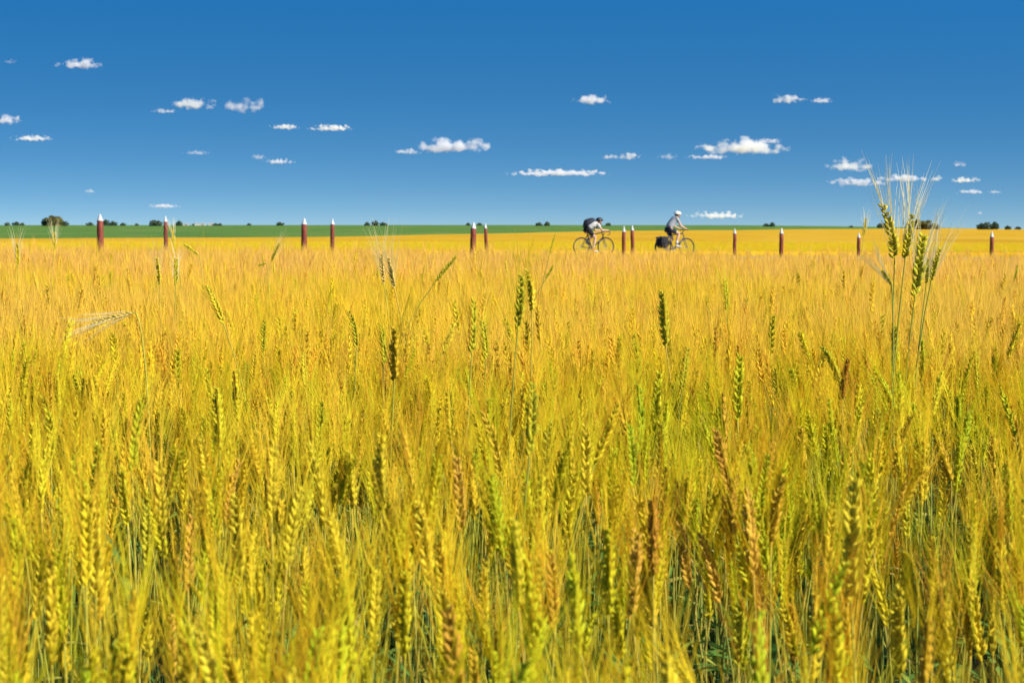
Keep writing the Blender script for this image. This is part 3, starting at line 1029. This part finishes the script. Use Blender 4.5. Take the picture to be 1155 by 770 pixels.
def ear_mesh(rg, Ln, lod, awn_len=.088, awn_w=1.0):
    """an ear along +z from the origin; returns (ear, awns)"""
    ear, aw = MB(), MB()
    bend = rg.normal() * .10
    ax = lambda t_: np.array([bend * Ln * t_ * t_, 0, Ln * t_])
    z = np.array([2 * bend * .5, 0, 1.0]); z /= np.linalg.norm(z)
    n = {0: 19, 1: 13, 2: 5}[lod]
    if lod < 2:
        ear.tube([ax(k) for k in np.linspace(0, 1, 5)], [.0016] * 5, 5 if lod == 0 else 4, cap=False)
        for i in range(n):
            t_ = (i + .3) / n
            s = 1 if i % 2 else -1
            p = ax(t_) + np.array([s * .0016, 0, 0])
            sz = (1 - .45 * max(0, t_ - .6) / .4) * (.75 + .25 * min(1, t_ / .15)) * (1 + rg.normal() * .13) * Ln / .088
            fl = (-1, 0, 1) if lod == 0 else (-.6, .6)
            for f in fl:
                if rg.random() < .07: continue
                d = z + np.array([s * (.42 if f else .30), f * .38, 0]) + rg.normal(size=3) * .10
                d /= np.linalg.norm(d)
                ln = .0125 * sz * (1 if lod == 0 else 1.3)
                teardrop(ear, p, d, ln, (.0027 if lod == 0 else .0034) * sz, 6 if lod == 0 else 4, 4 if lod == 0 else 3)
                if (lod == 0 and f and rg.random() < .66) or (lod == 1 and rg.random() < .72):
                    q = p + d * ln * .9
                    da = z + np.array([s * .16 * (1 + .5 * rg.normal()), f * .16 + rg.normal() * .06, 0]); da /= np.linalg.norm(da)
                    al = awn_len * (.75 + .5 * rg.random()) * (1.1 - .25 * t_)
                    cv = np.array([s * .10, f * .06, 0]) * al * .5
                    if lod == 0:
                        aw.tube([q, q + da * al * .5 + cv * .25, q + da * al + cv], [.00038 * awn_w, .00030 * awn_w, .00010], 3, cap=False)
                    else:
                        sd = np.cross(da, rg.normal(size=3))
                        aw.strip([q, q + da * al * 1.12], [.0009, .0003], sd)
    else:
        prof = [(0, .002), (.15, .0055), (.28, .0042), (.42, .0064), (.55, .0045), (.68, .0058), (.82, .0036), (1, .001)]
        ear.tube([ax(k) + np.array([(-1) ** i * .0012, 0, 0]) for i, (k, r) in enumerate(prof)], [r for k, r in prof], 5, cap=False)
        for i in range(17):
            q = ax(rg.random() * .9); s = rg.choice((-1, 1))
            da = z + np.array([rg.normal() * .17, rg.normal() * .17, 0]); da /= np.linalg.norm(da)
            al = awn_len * (.8 + .5 * rg.random())
            aw.strip([q, q + da * al * 1.1], [.0019, .0006], np.cross(da, rg.normal(size=3)))
    return ear, aw


def stem_path(rg, H, n, bend=.05):
    a = rg.random() * 2 * PI; b_ = abs(rg.normal()) * bend
    w_ = rg.normal(size=2) * .006
    P = []
    for k in np.linspace(0, 1, n):
        o_ = b_ * k ** 2.4
        P.append((math.cos(a) * o_ + w_[0] * math.sin(k * 5), math.sin(a) * o_ + w_[1] * math.sin(k * 4), H * k))
    return np.array(P)


def leaf_mb(rg, p, az, ln, wd, up, droop, n):
    d = np.array([math.cos(az), math.sin(az), 0]); side = np.array([-math.sin(az), math.cos(az), 0])
    side = side + np.array([0, 0, rg.normal() * .4])
    P, W = [], []
    for k in np.linspace(0, 1, n):
        P.append(p + d * ln * (k * math.cos(up) + .1 * k * k) + np.array([0, 0, ln * (k * math.sin(up) - droop * k * k)]))
        W.append(wd * min(1, .5 + 2 * k) * (1 - k ** 2.2) + .0006)
    return MB().strip(P, W, side)


def stalk(rg, lod):
    """parts of one plant: stem, ear, awns, leaves"""
    H = .735 + rg.normal() * .012
    P = stem_path(rg, H, {0: 9, 1: 5, 2: 4}[lod])
    if lod == 2:
        P2 = P[1:]
    else:
        P2 = P
    st = MB().tube(P2, np.linspace(.0019, .0012, len(P2)), {0: 6, 1: 4, 2: 3}[lod], cap=False)
    d = P[-1] - P[-2]; d = d / np.linalg.norm(d)
    d = d + np.array([rg.normal() * .10, rg.normal() * .10, 0])
    ear, aw = ear_mesh(rg, .088 + rg.normal() * .008, lod)
    A = frame_to(P[-1], d, rg.random() * 6.3)
    ear = MB().merge(ear, A); aw = MB().merge(aw, A)
    lv = []
    for h in ((.70, .45) if lod < 2 else (.72,)):
        h = h + rg.normal() * .05
        i = h * (len(P) - 1)
        p = P[int(i)] + (P[min(int(i) + 1, len(P) - 1)] - P[int(i)]) * (i - int(i))
        lv.append(leaf_mb(rg, p, rg.random() * 6.3, .15 + .07 * rg.random(), .008 + .003 * rg.random(), R(35 + 35 * rg.random()), .25 + .5 * rg.random(), {0: 8, 1: 4, 2: 3}[lod]))
    return dict(stem=st, ear=ear, awns=aw, leaves=lv, ear_base=P[-1], ear_tip=P[-1] + d / np.linalg.norm(d) * .09)


def whole(s):
    q = MB()
    q.merge(s['stem'], mi=0).merge(s['ear'], mi=1).merge(s['awns'], mi=2)
    for l in s['leaves']:
        q.merge(l, mi=3)
    return q


rg = np.random.default_rng(21)
NEAR = [stalk(rg, 0) for _ in range(20)]
NEAR_W = [whole(s) for s in NEAR]
MID_W = [whole(stalk(rg, 1)) for _ in range(14)]
FAR_W = []
for _ in range(7):
    q = MB()
    for k in range(28):
        A = Matrix.Translation((rg.uniform(-.14, .14), rg.uniform(-.14, .14), rg.normal() * .035 + (.10 if rg.random() < .05 else 0))) @ Euler((rg.normal() * .08, rg.normal() * .08, rg.random() * 6.3)).to_matrix().to_4x4()
        q.merge(whole(stalk(rg, 2)), A)
    FAR_W.append(q)


def scatter(name, variants, mats, P, Rt, Sc, Vd, label, cat):
    """one object: its own small stock of plants, set out by geometry nodes on its own points"""
    q = MB()
    ids = []
    for k, vmb in enumerate(variants):
        q.merge(vmb); ids += [k] * len(vmb.verts())
    nv = q.n
    q.v.append(np.asarray(P, float)); q.n += len(P)
    me = q.mesh(name, mats)
    vid = np.concatenate([np.array(ids), -1 - np.asarray(Vd)]).astype(np.int32)
    rot = np.concatenate([np.zeros((nv, 3)), Rt]).astype(np.float32)
    scl = np.concatenate([np.ones(nv), Sc]).astype(np.float32)
    me.attributes.new('vid', 'INT', 'POINT').data.foreach_set('value', vid)
    me.attributes.new('rot', 'FLOAT_VECTOR', 'POINT').data.foreach_set('vector', rot.ravel())
    me.attributes.new('scl', 'FLOAT', 'POINT').data.foreach_set('value', scl)
    o = obj(name, me)
    g = bpy.data.node_groups.new(name + '_set_out', 'GeometryNodeTree')
    g.interface.new_socket('Geometry', in_out='INPUT', socket_type='NodeSocketGeometry')
    g.interface.new_socket('Geometry', in_out='OUTPUT', socket_type='NodeSocketGeometry')
    N = g.nodes.new
    gi, go = N('NodeGroupInput'), N('NodeGroupOutput')

    def named(nm, dt):
        n = N('GeometryNodeInputNamedAttribute'); n.data_type = dt; n.inputs['Name'].default_value = nm
        return n.outputs['Attribute']
    va, ra, sa = named('vid', 'INT'), named('rot', 'FLOAT_VECTOR'), named('scl', 'FLOAT')
    e2r = N('FunctionNodeEulerToRotation'); g.links.new(ra, e2r.inputs[0])
    jn = N('GeometryNodeJoinGeometry')

    def pick(val):
        c = N('FunctionNodeCompare'); c.data_type = 'INT'; c.operation = 'EQUAL'
        ins = [s for s in c.inputs if s.type == 'INT']
        g.links.new(va, ins[0]); ins[1].default_value = val
        s = N('GeometryNodeSeparateGeometry'); s.domain = 'POINT'
        g.links.new(gi.outputs[0], s.inputs[0]); g.links.new(c.outputs[0], s.inputs[1])
        return s.outputs[0]
    for k in range(len(variants)):
        ip = N('GeometryNodeInstanceOnPoints')
        g.links.new(pick(-1 - k), ip.inputs['Points'])
        g.links.new(pick(k), ip.inputs['Instance'])
        g.links.new(e2r.outputs[0], ip.inputs['Rotation'])
        g.links.new(sa, ip.inputs['Scale'])
        g.links.new(ip.outputs[0], jn.inputs[0])
    g.links.new(jn.outputs[0], go.inputs[0])
    md = o.modifiers.new('set_out', 'NODES'); md.node_group = g
    tag(o, label, cat, kind='stuff')
    return o


def field_points(rg, y0, y1, half, per_m2, jitter=True):
    n = int((y1 - y0) * 2 * (half(y1)) * per_m2 * 1.02)
    y = rg.uniform(y0, y1, n)
    x = rg.uniform(-1, 1, n) * half(y1)
    k = np.abs(x) < half(y)
    return x[k], y[k]


def slow(x, y, a, b_, c):
    return np.sin(x * a + 1.3 * np.sin(y * b_ + c)) * np.cos(y * a * .8 + c)


def swell(x, y):
    return .022 * slow(x, y, 1.5, .9, .6) + .02 * slow(x, y, .6, .5, 2.6) + .10 * np.exp(-((x - .78) / .30) ** 2 - ((y - 3.8) / .45) ** 2)


def lean(rg, x, y, n, sd):
    lx = .05 * slow(x, y, 2.1, 1.4, .3) + rg.normal(size=n) * sd
    ly = -.03 + .06 * slow(x, y, 1.7, 1.9, 2.1) + rg.normal(size=n) * sd
    return np.stack([lx, ly, np.zeros(n)], 1)


def rot_of(tilt, spin):
    """euler XYZ of a spin about the stem followed by a tilt"""
    out = np.zeros_like(tilt)
    for i in range(len(tilt)):
        m_ = Euler((tilt[i][0], tilt[i][1], 0)).to_matrix() @ Matrix.Rotation(spin[i], 3, 'Z')
        e = m_.to_euler()
        out[i] = (e.x, e.y, e.z)
    return out


# --- stalks that stand out: built one by one, from root to ear
HR = np.random.default_rng(400)


HERO_BOX = []


def hero(bx, by, tx, ty, label, kind='ear', awn='awn', stem='stem', earlen=.09, dist=None, awn_len=.085, root=None, leaf=True, lod_awn=1.15, ymax=None, mid=None, scale_w=1.0):
    L_ = math.hypot(tx - bx, ty - by)
    Y = dist or FPX * earlen / L_
    Lr = L_ * Y / FPX
    B, Tp = at(bx, by, Y), at(tx, ty, Y)
    HERO_BOX.append((min(bx, tx), max(bx, tx), min(by, ty), max(by, ty), Y))
    rx = (root - 577.5) * Y / FPX if root is not None else B[0] + (B[0] - Tp[0]) * .8 + HR.normal() * .015
    ry = Y + HR.normal() * .02
    rt = np.array([rx, ry, soil(rx, ry)])
    T = thing('wheat_stalk', label, 'wheat', rt, group='wheat stalks that stand out')
    b = B - rt
    d = (Tp - B) / np.linalg.norm(Tp - B)
    hgt = b[2]
    if mid is None:
        c = b - d * hgt * .45
    else:
        c = at(mid[0], mid[1], Y) - rt
    Pth = [(1 - u) ** 2 * np.zeros(3) + 2 * u * (1 - u) * c + u * u * b for u in np.linspace(0, 1, 14)]
    q = MB().tube(Pth, np.linspace(.0022, .0014, 14), 6, cap=False)
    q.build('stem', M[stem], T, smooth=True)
    ear, aw = ear_mesh(HR, Lr, 0, awn_len, lod_awn)
    if scale_w != 1.0:
        ear = MB().merge(ear, Matrix.Diagonal((scale_w, scale_w, 1, 1)))
    A = frame_to(b, d, HR.uniform(-.6, .6))
    e = MB().merge(ear, A).build('ear', M[kind], T, smooth=True)
    if awn:
        MB().merge(aw, A).build('awns', M[awn], e)
    if leaf:
        p = Pth[8]
        leaf_mb(HR, p, HR.random() * 6.3, .16, .009, R(50), .5, 9).build('leaf', M['leaf'], T)
    return T


H = hero
# the tall group against the sky at right
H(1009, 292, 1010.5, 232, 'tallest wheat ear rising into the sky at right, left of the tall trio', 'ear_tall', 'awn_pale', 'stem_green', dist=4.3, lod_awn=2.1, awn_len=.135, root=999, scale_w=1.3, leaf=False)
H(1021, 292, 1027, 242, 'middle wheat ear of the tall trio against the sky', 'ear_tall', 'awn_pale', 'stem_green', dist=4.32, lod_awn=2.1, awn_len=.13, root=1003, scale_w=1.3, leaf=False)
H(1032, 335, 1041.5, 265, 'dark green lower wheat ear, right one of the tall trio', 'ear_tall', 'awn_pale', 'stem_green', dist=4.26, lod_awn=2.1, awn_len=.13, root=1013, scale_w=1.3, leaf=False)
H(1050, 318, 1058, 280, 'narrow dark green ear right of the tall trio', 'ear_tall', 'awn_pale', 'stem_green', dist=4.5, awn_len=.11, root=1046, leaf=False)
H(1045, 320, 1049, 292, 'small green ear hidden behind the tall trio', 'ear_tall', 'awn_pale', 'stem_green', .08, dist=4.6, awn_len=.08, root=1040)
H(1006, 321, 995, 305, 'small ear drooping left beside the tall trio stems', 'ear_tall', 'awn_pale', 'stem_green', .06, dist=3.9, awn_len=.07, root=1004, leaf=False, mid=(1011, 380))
H(974, 266, 976.5, 246, 'thin pale ear beside the short red post', 'ear_yellow', 'awn_pale', 'stem', .085, awn_len=.07, root=972, leaf=False)
# against the far fields at left
H(20, 300, 20, 275, 'pale ear standing up at the left picture edge', 'ear_yellow', 'awn_pale', 'stem', .085, awn_len=.1, leaf=False)
H(61, 282, 63, 262, 'pale green ear poking up between the left trees and first post', 'ear_yellow', 'awn_pale', 'stem', .085, awn_len=.09, leaf=False)
H(197, 277, 193, 258, 'thin yellow ear leaning left beside the second red post', 'ear_yellow', 'awn_pale', 'stem', .085, awn_len=.08, leaf=False)
H(224, 288, 209, 274, 'yellow ear bowed left on a curving stem past the second post', 'ear_yellow', None, 'stem', .085, dist=9, leaf=False, root=234, mid=(232, 300))
H(180, 322, 179, 291, 'upright yellow ear, left of a pale and dark pair', 'ear_yellow', 'awn_pale', 'stem', .09, awn_len=.09)
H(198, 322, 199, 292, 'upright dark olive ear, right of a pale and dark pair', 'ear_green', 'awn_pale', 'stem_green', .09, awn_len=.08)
H(306, 295, 314, 274, 'ear leaning right over the field edge left of the third post', 'ear_yellow', 'awn_pale', 'stem', .09, awn_len=.08, leaf=False, root=296)
H(300, 297, 291, 300, 'small ear lying nearly level left of the third post', 'ear_green', None, 'stem', .05, dist=8, leaf=False, root=306, mid=(306, 294))
H(252, 365, 236, 322, 'pale yellow ear leaning left in the upper left field', 'ear_yellow', 'awn', 'stem', .095, awn_len=.12)
H(445, 325, 437, 291, 'pale leaning ear with long awns left of mid field', 'ear_dry', 'awn_pale', 'stem', .09, awn_len=.12)
H(433, 320, 428, 287, 'pale leaning ear behind another just left of mid field', 'ear_dry', 'awn_pale', 'stem', .09, awn_len=.12, leaf=False)
H(491, 318, 514, 289, 'dark green ear leaning far right near mid picture', 'ear_green', None, 'stem_green', .10, leaf=False, root=480, scale_w=.8)
H(616, 314, 625, 300, 'small dark ear leaning right below the left cyclist', 'ear_green', None, 'stem_green', .085, dist=7.5, leaf=False, root=610)
H(620, 286, 626, 264, 'thin dark bare ear left of the left cyclist', 'ear_green', None, 'stem_green', .085, leaf=False, root=614, scale_w=.5)
H(584, 371, 590, 311, 'dark olive ear standing high, left of an olive pair mid field', 'ear_green', 'awn', 'stem_green', .095)
H(600, 352, 600.5, 305, 'slimmer ear, right of an olive pair mid field', 'ear_yellow', 'awn', 'stem', .09, leaf=False)
H(532, 398, 536, 338, 'dark olive ear below and left of the olive pair mid field', 'ear_green', 'awn', 'stem_green', .095)
H(548, 405, 549, 362, 'short olive ear next to a larger dark olive ear', 'ear_green', 'awn', 'stem_green', .09)
H(402, 392, 404, 350, 'dark green ear at left of mid field', 'ear_green', 'awn', 'stem_green', .09)
H(433, 412, 434, 365, 'olive ear with broad spikelets left of centre', 'ear_green', 'awn', 'stem_green', .09)
H(297, 398, 296, 362, 'small olive ear in the upper left field', 'ear_green', 'awn', 'stem_green', .09)
H(372, 365, 370, 338, 'small brownish ear in the upper left field', 'ear_red', 'awn', 'stem', .09)
H(820, 350, 818, 316, 'slim green ear in the upper right field', 'ear_green', 'awn', 'stem_green', .09)
H(1082, 362, 1084, 337, 'little dark ear in the upper right field', 'ear_green', 'awn', 'stem_green', .09)
H(1143, 318, 1150, 300, 'dark leaning ear at the right picture edge', 'ear_green', None, 'stem_green', .085, leaf=False)
H(657, 418, 660, 393, 'small dark ear in mid field', 'ear_green', 'awn', 'stem_green', .09)
H(769, 440, 775, 392, 'dark ear tilted right in the right half of the field', 'ear_green', 'awn', 'stem_green', .09)
H(1103, 440, 1101, 397, 'olive ear in the right part of the field', 'ear_green', 'awn', 'stem_green', .09)
H(877, 455, 872, 415, 'ochre ear right of centre', 'ear_yellow', 'awn', 'stem', .09)
H(345, 440, 340, 398, 'yellow ear catching light left of centre', 'ear_yellow', 'awn', 'stem', .09)
# near, larger ears
H(597, 515, 606, 432, 'large ear with dark left side and bright edge near centre', 'ear_green', 'awn', 'stem_green', .098)
H(432, 580, 420, 492, 'long bright yellow ear leaning left, left of centre', 'ear_yellow', 'awn', 'stem', .095)
H(484, 660, 477, 565, 'big yellow ear in the lower left of centre', 'ear_yellow', 'awn', 'stem', .10)
H(420, 742, 426, 642, 'big yellow ear at the lower edge left of centre', 'ear_yellow', 'awn', 'stem', .10)
H(108, 672, 112, 562, 'large bright knobbly yellow ear at lower left', 'ear_yellow', 'awn', 'stem', .105)
H(97, 660, 96, 560, 'yellow green ear half behind a large bright knobbly ear at lower left', 'ear', 'awn', 'stem', .10, dist=2.12)
H(40, 700, 47, 610, 'bright ear low at the left picture side', 'ear_yellow', 'awn', 'stem', .095)
H(270, 655, 268, 560, 'bright yellow ear with dark gap right of it at lower left', 'ear_yellow', 'awn', 'stem', .098)
H(323, 642, 330, 548, 'bright yellow ear over a dark gap, right of another bright ear', 'ear_yellow', 'awn', 'stem', .098)
H(183, 610, 180, 520, 'speckled yellow ear in the lower left', 'ear_yellow', 'awn', 'stem', .095)
H(167, 745, 160, 665, 'yellow ear near the lower left corner', 'ear_yellow', 'awn', 'stem', .09)
H(306, 585, 304, 498, 'yellow ear above the bright lower left ears', 'ear_yellow', 'awn', 'stem', .095)
H(255, 590, 258, 520, 'reddish brown ear left of the dark gap at lower left', 'ear_red', 'awn', 'stem', .09)
H(212, 668, 210, 582, 'pinkish brown ear among yellow ones at lower left', 'ear_red', 'awn', 'stem', .095)
H(661, 560, 658, 480, 'yellow ear right of centre beside a darker one', 'ear_yellow', 'awn', 'stem', .095)
H(714, 550, 712, 478, 'yellow green ear right of centre', 'ear', 'awn', 'stem', .09)
H(710, 698, 722, 600, 'pinkish brown ear leaning right at lower centre', 'ear_red', 'awn', 'stem', .10)
H(778, 665, 762, 592, 'pinkish brown ear leaning left at lower right of centre', 'ear_red', 'awn', 'stem', .095)
H(812, 680, 795, 600, 'dark brown ear leaning left at lower right', 'ear_red', 'awn', 'stem_green', .095)
H(850, 650, 846, 552, 'red brown ear standing straight at lower right', 'ear_red', 'awn', 'stem', .105)
H(960, 680, 953, 540, 'very long yellow ear with dark left side at lower right', 'ear_yellow', 'awn', 'stem', .125)
H(1015, 765, 1006, 662, 'bright yellow ear near the lower edge at right', 'ear_yellow', 'awn', 'stem', .10)
H(1107, 745, 1092, 655, 'bright yellow ear leaning left near the lower right corner', 'ear_yellow', 'awn', 'stem', .098)
H(520, 600, 518, 515, 'ear with brown tinge in the lower centre', 'ear_red', 'awn', 'stem', .095)
H(1040, 570, 1044, 500, 'ochre ear at the right of the field', 'ear_yellow', 'awn', 'stem', .09)
# the bent dry one
H(150, 352, 104, 366, 'bleached broken stalk bent over level at upper left', 'ear_dry', 'awn_pale', 'stem', .095, dist=3.9, awn_len=.07, root=178, mid=(174, 338), leaf=False, scale_w=.7)
HALF = lambda y: .262 * y + 1.7
# --- near zone
rg = np.random.default_rng(77)
x, y = field_points(rg, 1.40, 5.2, HALF, 370)
k = rg.random(len(x)) < .61 + .52 * slow(x, y, 5.0, 4.1, 1.0)          # thin spots and thick spots
x, y = x[k], y[k]
n = len(x)
tl = lean(rg, x, y, n, .075)
sp_ = rg.uniform(0, 2 * PI, n)
Rt = rot_of(tl, sp_)
Sc = np.clip(.985 + rg.normal(size=n) * .055, .82, 1.12) + (rg.random(n) < .035) * rg.uniform(.05, .17, n)
Sc = Sc * (1 + swell(x, y))
vd = rg.integers(0, len(NEAR), n)
zz_ = ground(x, y)
P = np.stack([x, y, zz_], 1)
# which plants show largest: paint the ears front to back on a coarse grid
vis = np.zeros(n)
crowding = np.zeros(n, bool)              # plants standing in the way of those that stand out
grid = np.zeros((682, 1024), bool)
k1024 = 1024 / 1155
mats_ = [Euler(r).to_matrix() for r in Rt]
order = np.argsort(y)
for i in order:
    pts = []
    for e in ('ear_base', 'ear_tip'):
        wv = mats_[i] @ (Vector(NEAR[vd[i]][e]) * Sc[i]) + Vector(P[i])
        if wv.y < .6: break
        pts.append((577.5 + FPX * wv.x / wv.y, 256 - FPX * wv.z / wv.y, wv.y))
    if len(pts) < 2: continue
    (ax_, ay_, d_), (bx_, by_, _) = pts
    wpx = .004 * FPX / d_
    lx_, hx_, ly_, hy_ = min(ax_, bx_) - wpx, max(ax_, bx_) + wpx, min(ay_, by_) - .035 * FPX / d_, max(ay_, by_) + .2 * FPX / d_
    for (u0, u1, v0, v1, hy) in HERO_BOX:
        if d_ < hy + .02 and lx_ < u1 + 3 and hx_ > u0 - 3 and ly_ < v1 and hy_ > v0:
            crowding[i] = True
            break
    if crowding[i]: continue
    hw = max(.5, .0065 * FPX / d_ * k1024)
    ya, yb = sorted((ay_ * k1024, by_ * k1024))
    for yy in range(max(0, int(ya)), min(682, int(yb) + 1)):
        tt = (yy / k1024 - ay_) / (by_ - ay_ + 1e-6)
        cx = (ax_ + (bx_ - ax_) * min(1, max(0, tt))) * k1024
        a0, a1 = max(0, int(cx - hw)), min(1024, int(cx + hw) + 1)
        if a1 <= a0: continue
        row = grid[yy, a0:a1]
        vis[i] += np.count_nonzero(~row)
        row[:] = True
best = np.argsort(-vis)[:238]
rest = ~crowding; rest[best] = False
scatter('wheat_near', NEAR_W, WM, P[rest], Rt[rest], Sc[rest], vd[rest], 'dense ripening wheat with yellow green ears and awns', 'wheat')

PART = []
for s in NEAR:
    PART.append(dict(stem=s['stem'].mesh('stem', [M['stem']], True), ear=s['ear'].mesh('ear', [M['ear']], True), awns=s['awns'].mesh('awns', [M['awn']]),
                     leaves=[l.mesh('leaf', [M['leaf']]) for l in s['leaves']]))
EAR_KIND = {}
for kk in ('ear_green', 'ear_red', 'ear_yellow'):
    EAR_KIND[kk] = []
    for s in PART:
        me = s['ear'].copy(); me.materials.clear(); me.materials.append(M[kk]); EAR_KIND[kk].append(me)
KINDS = [(None, 'ripening yellow green bearded wheat stalk among the nearest in the field', 'ripening wheat stalks nearest the lens'),
         ('ear_yellow', 'bright yellow bearded wheat stalk among the nearest in the field', 'bright yellow wheat stalks nearest the lens'),
         ('ear_green', 'dark olive green bearded wheat stalk among the nearest in the field', 'olive green wheat stalks nearest the lens'),
         ('ear_red', 'reddish brown bearded wheat stalk among the nearest in the field', 'reddish brown wheat stalks nearest the lens')]
for i in best:
    u = rg.random()
    if P[i][1] < 2.0: u = .9
    kd = KINDS[1] if (u < .22 or (P[i][1] < 2.0 and rg.random() < .25)) else KINDS[2] if u < .30 else KINDS[3] if u < .33 else KINDS[0]
    pt = PART[vd[i]]
    T = thing('wheat_stalk', kd[1], 'wheat', P[i], Rt[i], kd[2], Sc[i])
    obj('stem', pt['stem'], T)
    e = obj('ear', pt['ear'] if kd[0] is None else EAR_KIND[kd[0]][vd[i]], T)
    obj('awns', pt['awns'], e)
    for lm in pt['leaves']:
        obj('leaf', lm, T)

# --- middle zone
x, y = field_points(rg, 5.2, 12.5, HALF, 400)
n = len(x)
Sc = np.clip(1.0 + rg.normal(size=n) * .055, .82, 1.13) + (rg.random(n) < .03) * rg.uniform(.05, .16, n)
Sc = Sc * (1 + swell(x, y))
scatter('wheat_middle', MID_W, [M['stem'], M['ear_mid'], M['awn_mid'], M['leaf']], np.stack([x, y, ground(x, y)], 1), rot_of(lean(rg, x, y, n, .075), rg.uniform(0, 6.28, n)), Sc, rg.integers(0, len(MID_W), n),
        'dense golden wheat in the middle of the field', 'wheat')
# --- far part of the near field
x, y = field_points(rg, 12.4, FIELD_END, HALF, 19)
n = len(x)
scatter('wheat_far', FAR_W, [M['stem'], M['ear_mid'], M['awn_far'], M['leaf']], np.stack([x, y, ground(x, y) + rg.normal(size=n) * .03], 1), rot_of(lean(rg, x, y, n, .03), rg.uniform(0, 6.28, n)), np.clip(1 + rg.normal(size=n) * .03, .9, 1.1) * (1 + swell(x, y) * .6), rg.integers(0, len(FAR_W), n),
        'pinkish gold haze of wheat ears at the far side of the field', 'wheat')
# --- dry grass on both road shoulders
n = 5200
xg = rg.uniform(-34, 40, n)
sg = np.where(rg.random(n) < .5, rg.uniform(-9.5, -4.4, n), rg.uniform(4.4, 12.4, n))
yg = 71 + .5 * xg + sg * 1.118
sc_g = np.where(sg < 0, .24, np.clip(.22 + (sg - 8) * .11, .22, .62)) * (1 + rg.normal(size=n) * .12)
scatter('roadside_grass', FAR_W, [M['stem'], M['ear_mid'], M['awn'], M['leaf']], np.stack([xg, yg, ground(xg, yg) - .01], 1), rot_of(lean(rg, xg, yg, n, .05), rg.uniform(0, 6.28, n)), sc_g, rg.integers(0, len(FAR_W), n),
        'short dry golden grass along the road shoulders', 'grass')
# --- first part of the golden field beyond the road
yb = rg.uniform(0, 1, 9000) ** 1.3 * 60
xb = rg.uniform(-.30, .30, 9000)
yb = yb + 84.8 / (1 - .5 * xb)
xb = xb * yb
n = len(xb)
scatter('wheat_beyond', FAR_W, [M['stem'], M['ear_mid'], M['awn'], M['leaf']], np.stack([xb, yb, canopy(xb, yb) - .84], 1), rot_of(lean(rg, xb, yb, n, .03), rg.uniform(0, 6.28, n)), np.full(n, 1.02), rg.integers(0, len(FAR_W), n),
        'golden wheat standing beyond the road', 'wheat')

print('objects', len(bpy.data.objects))
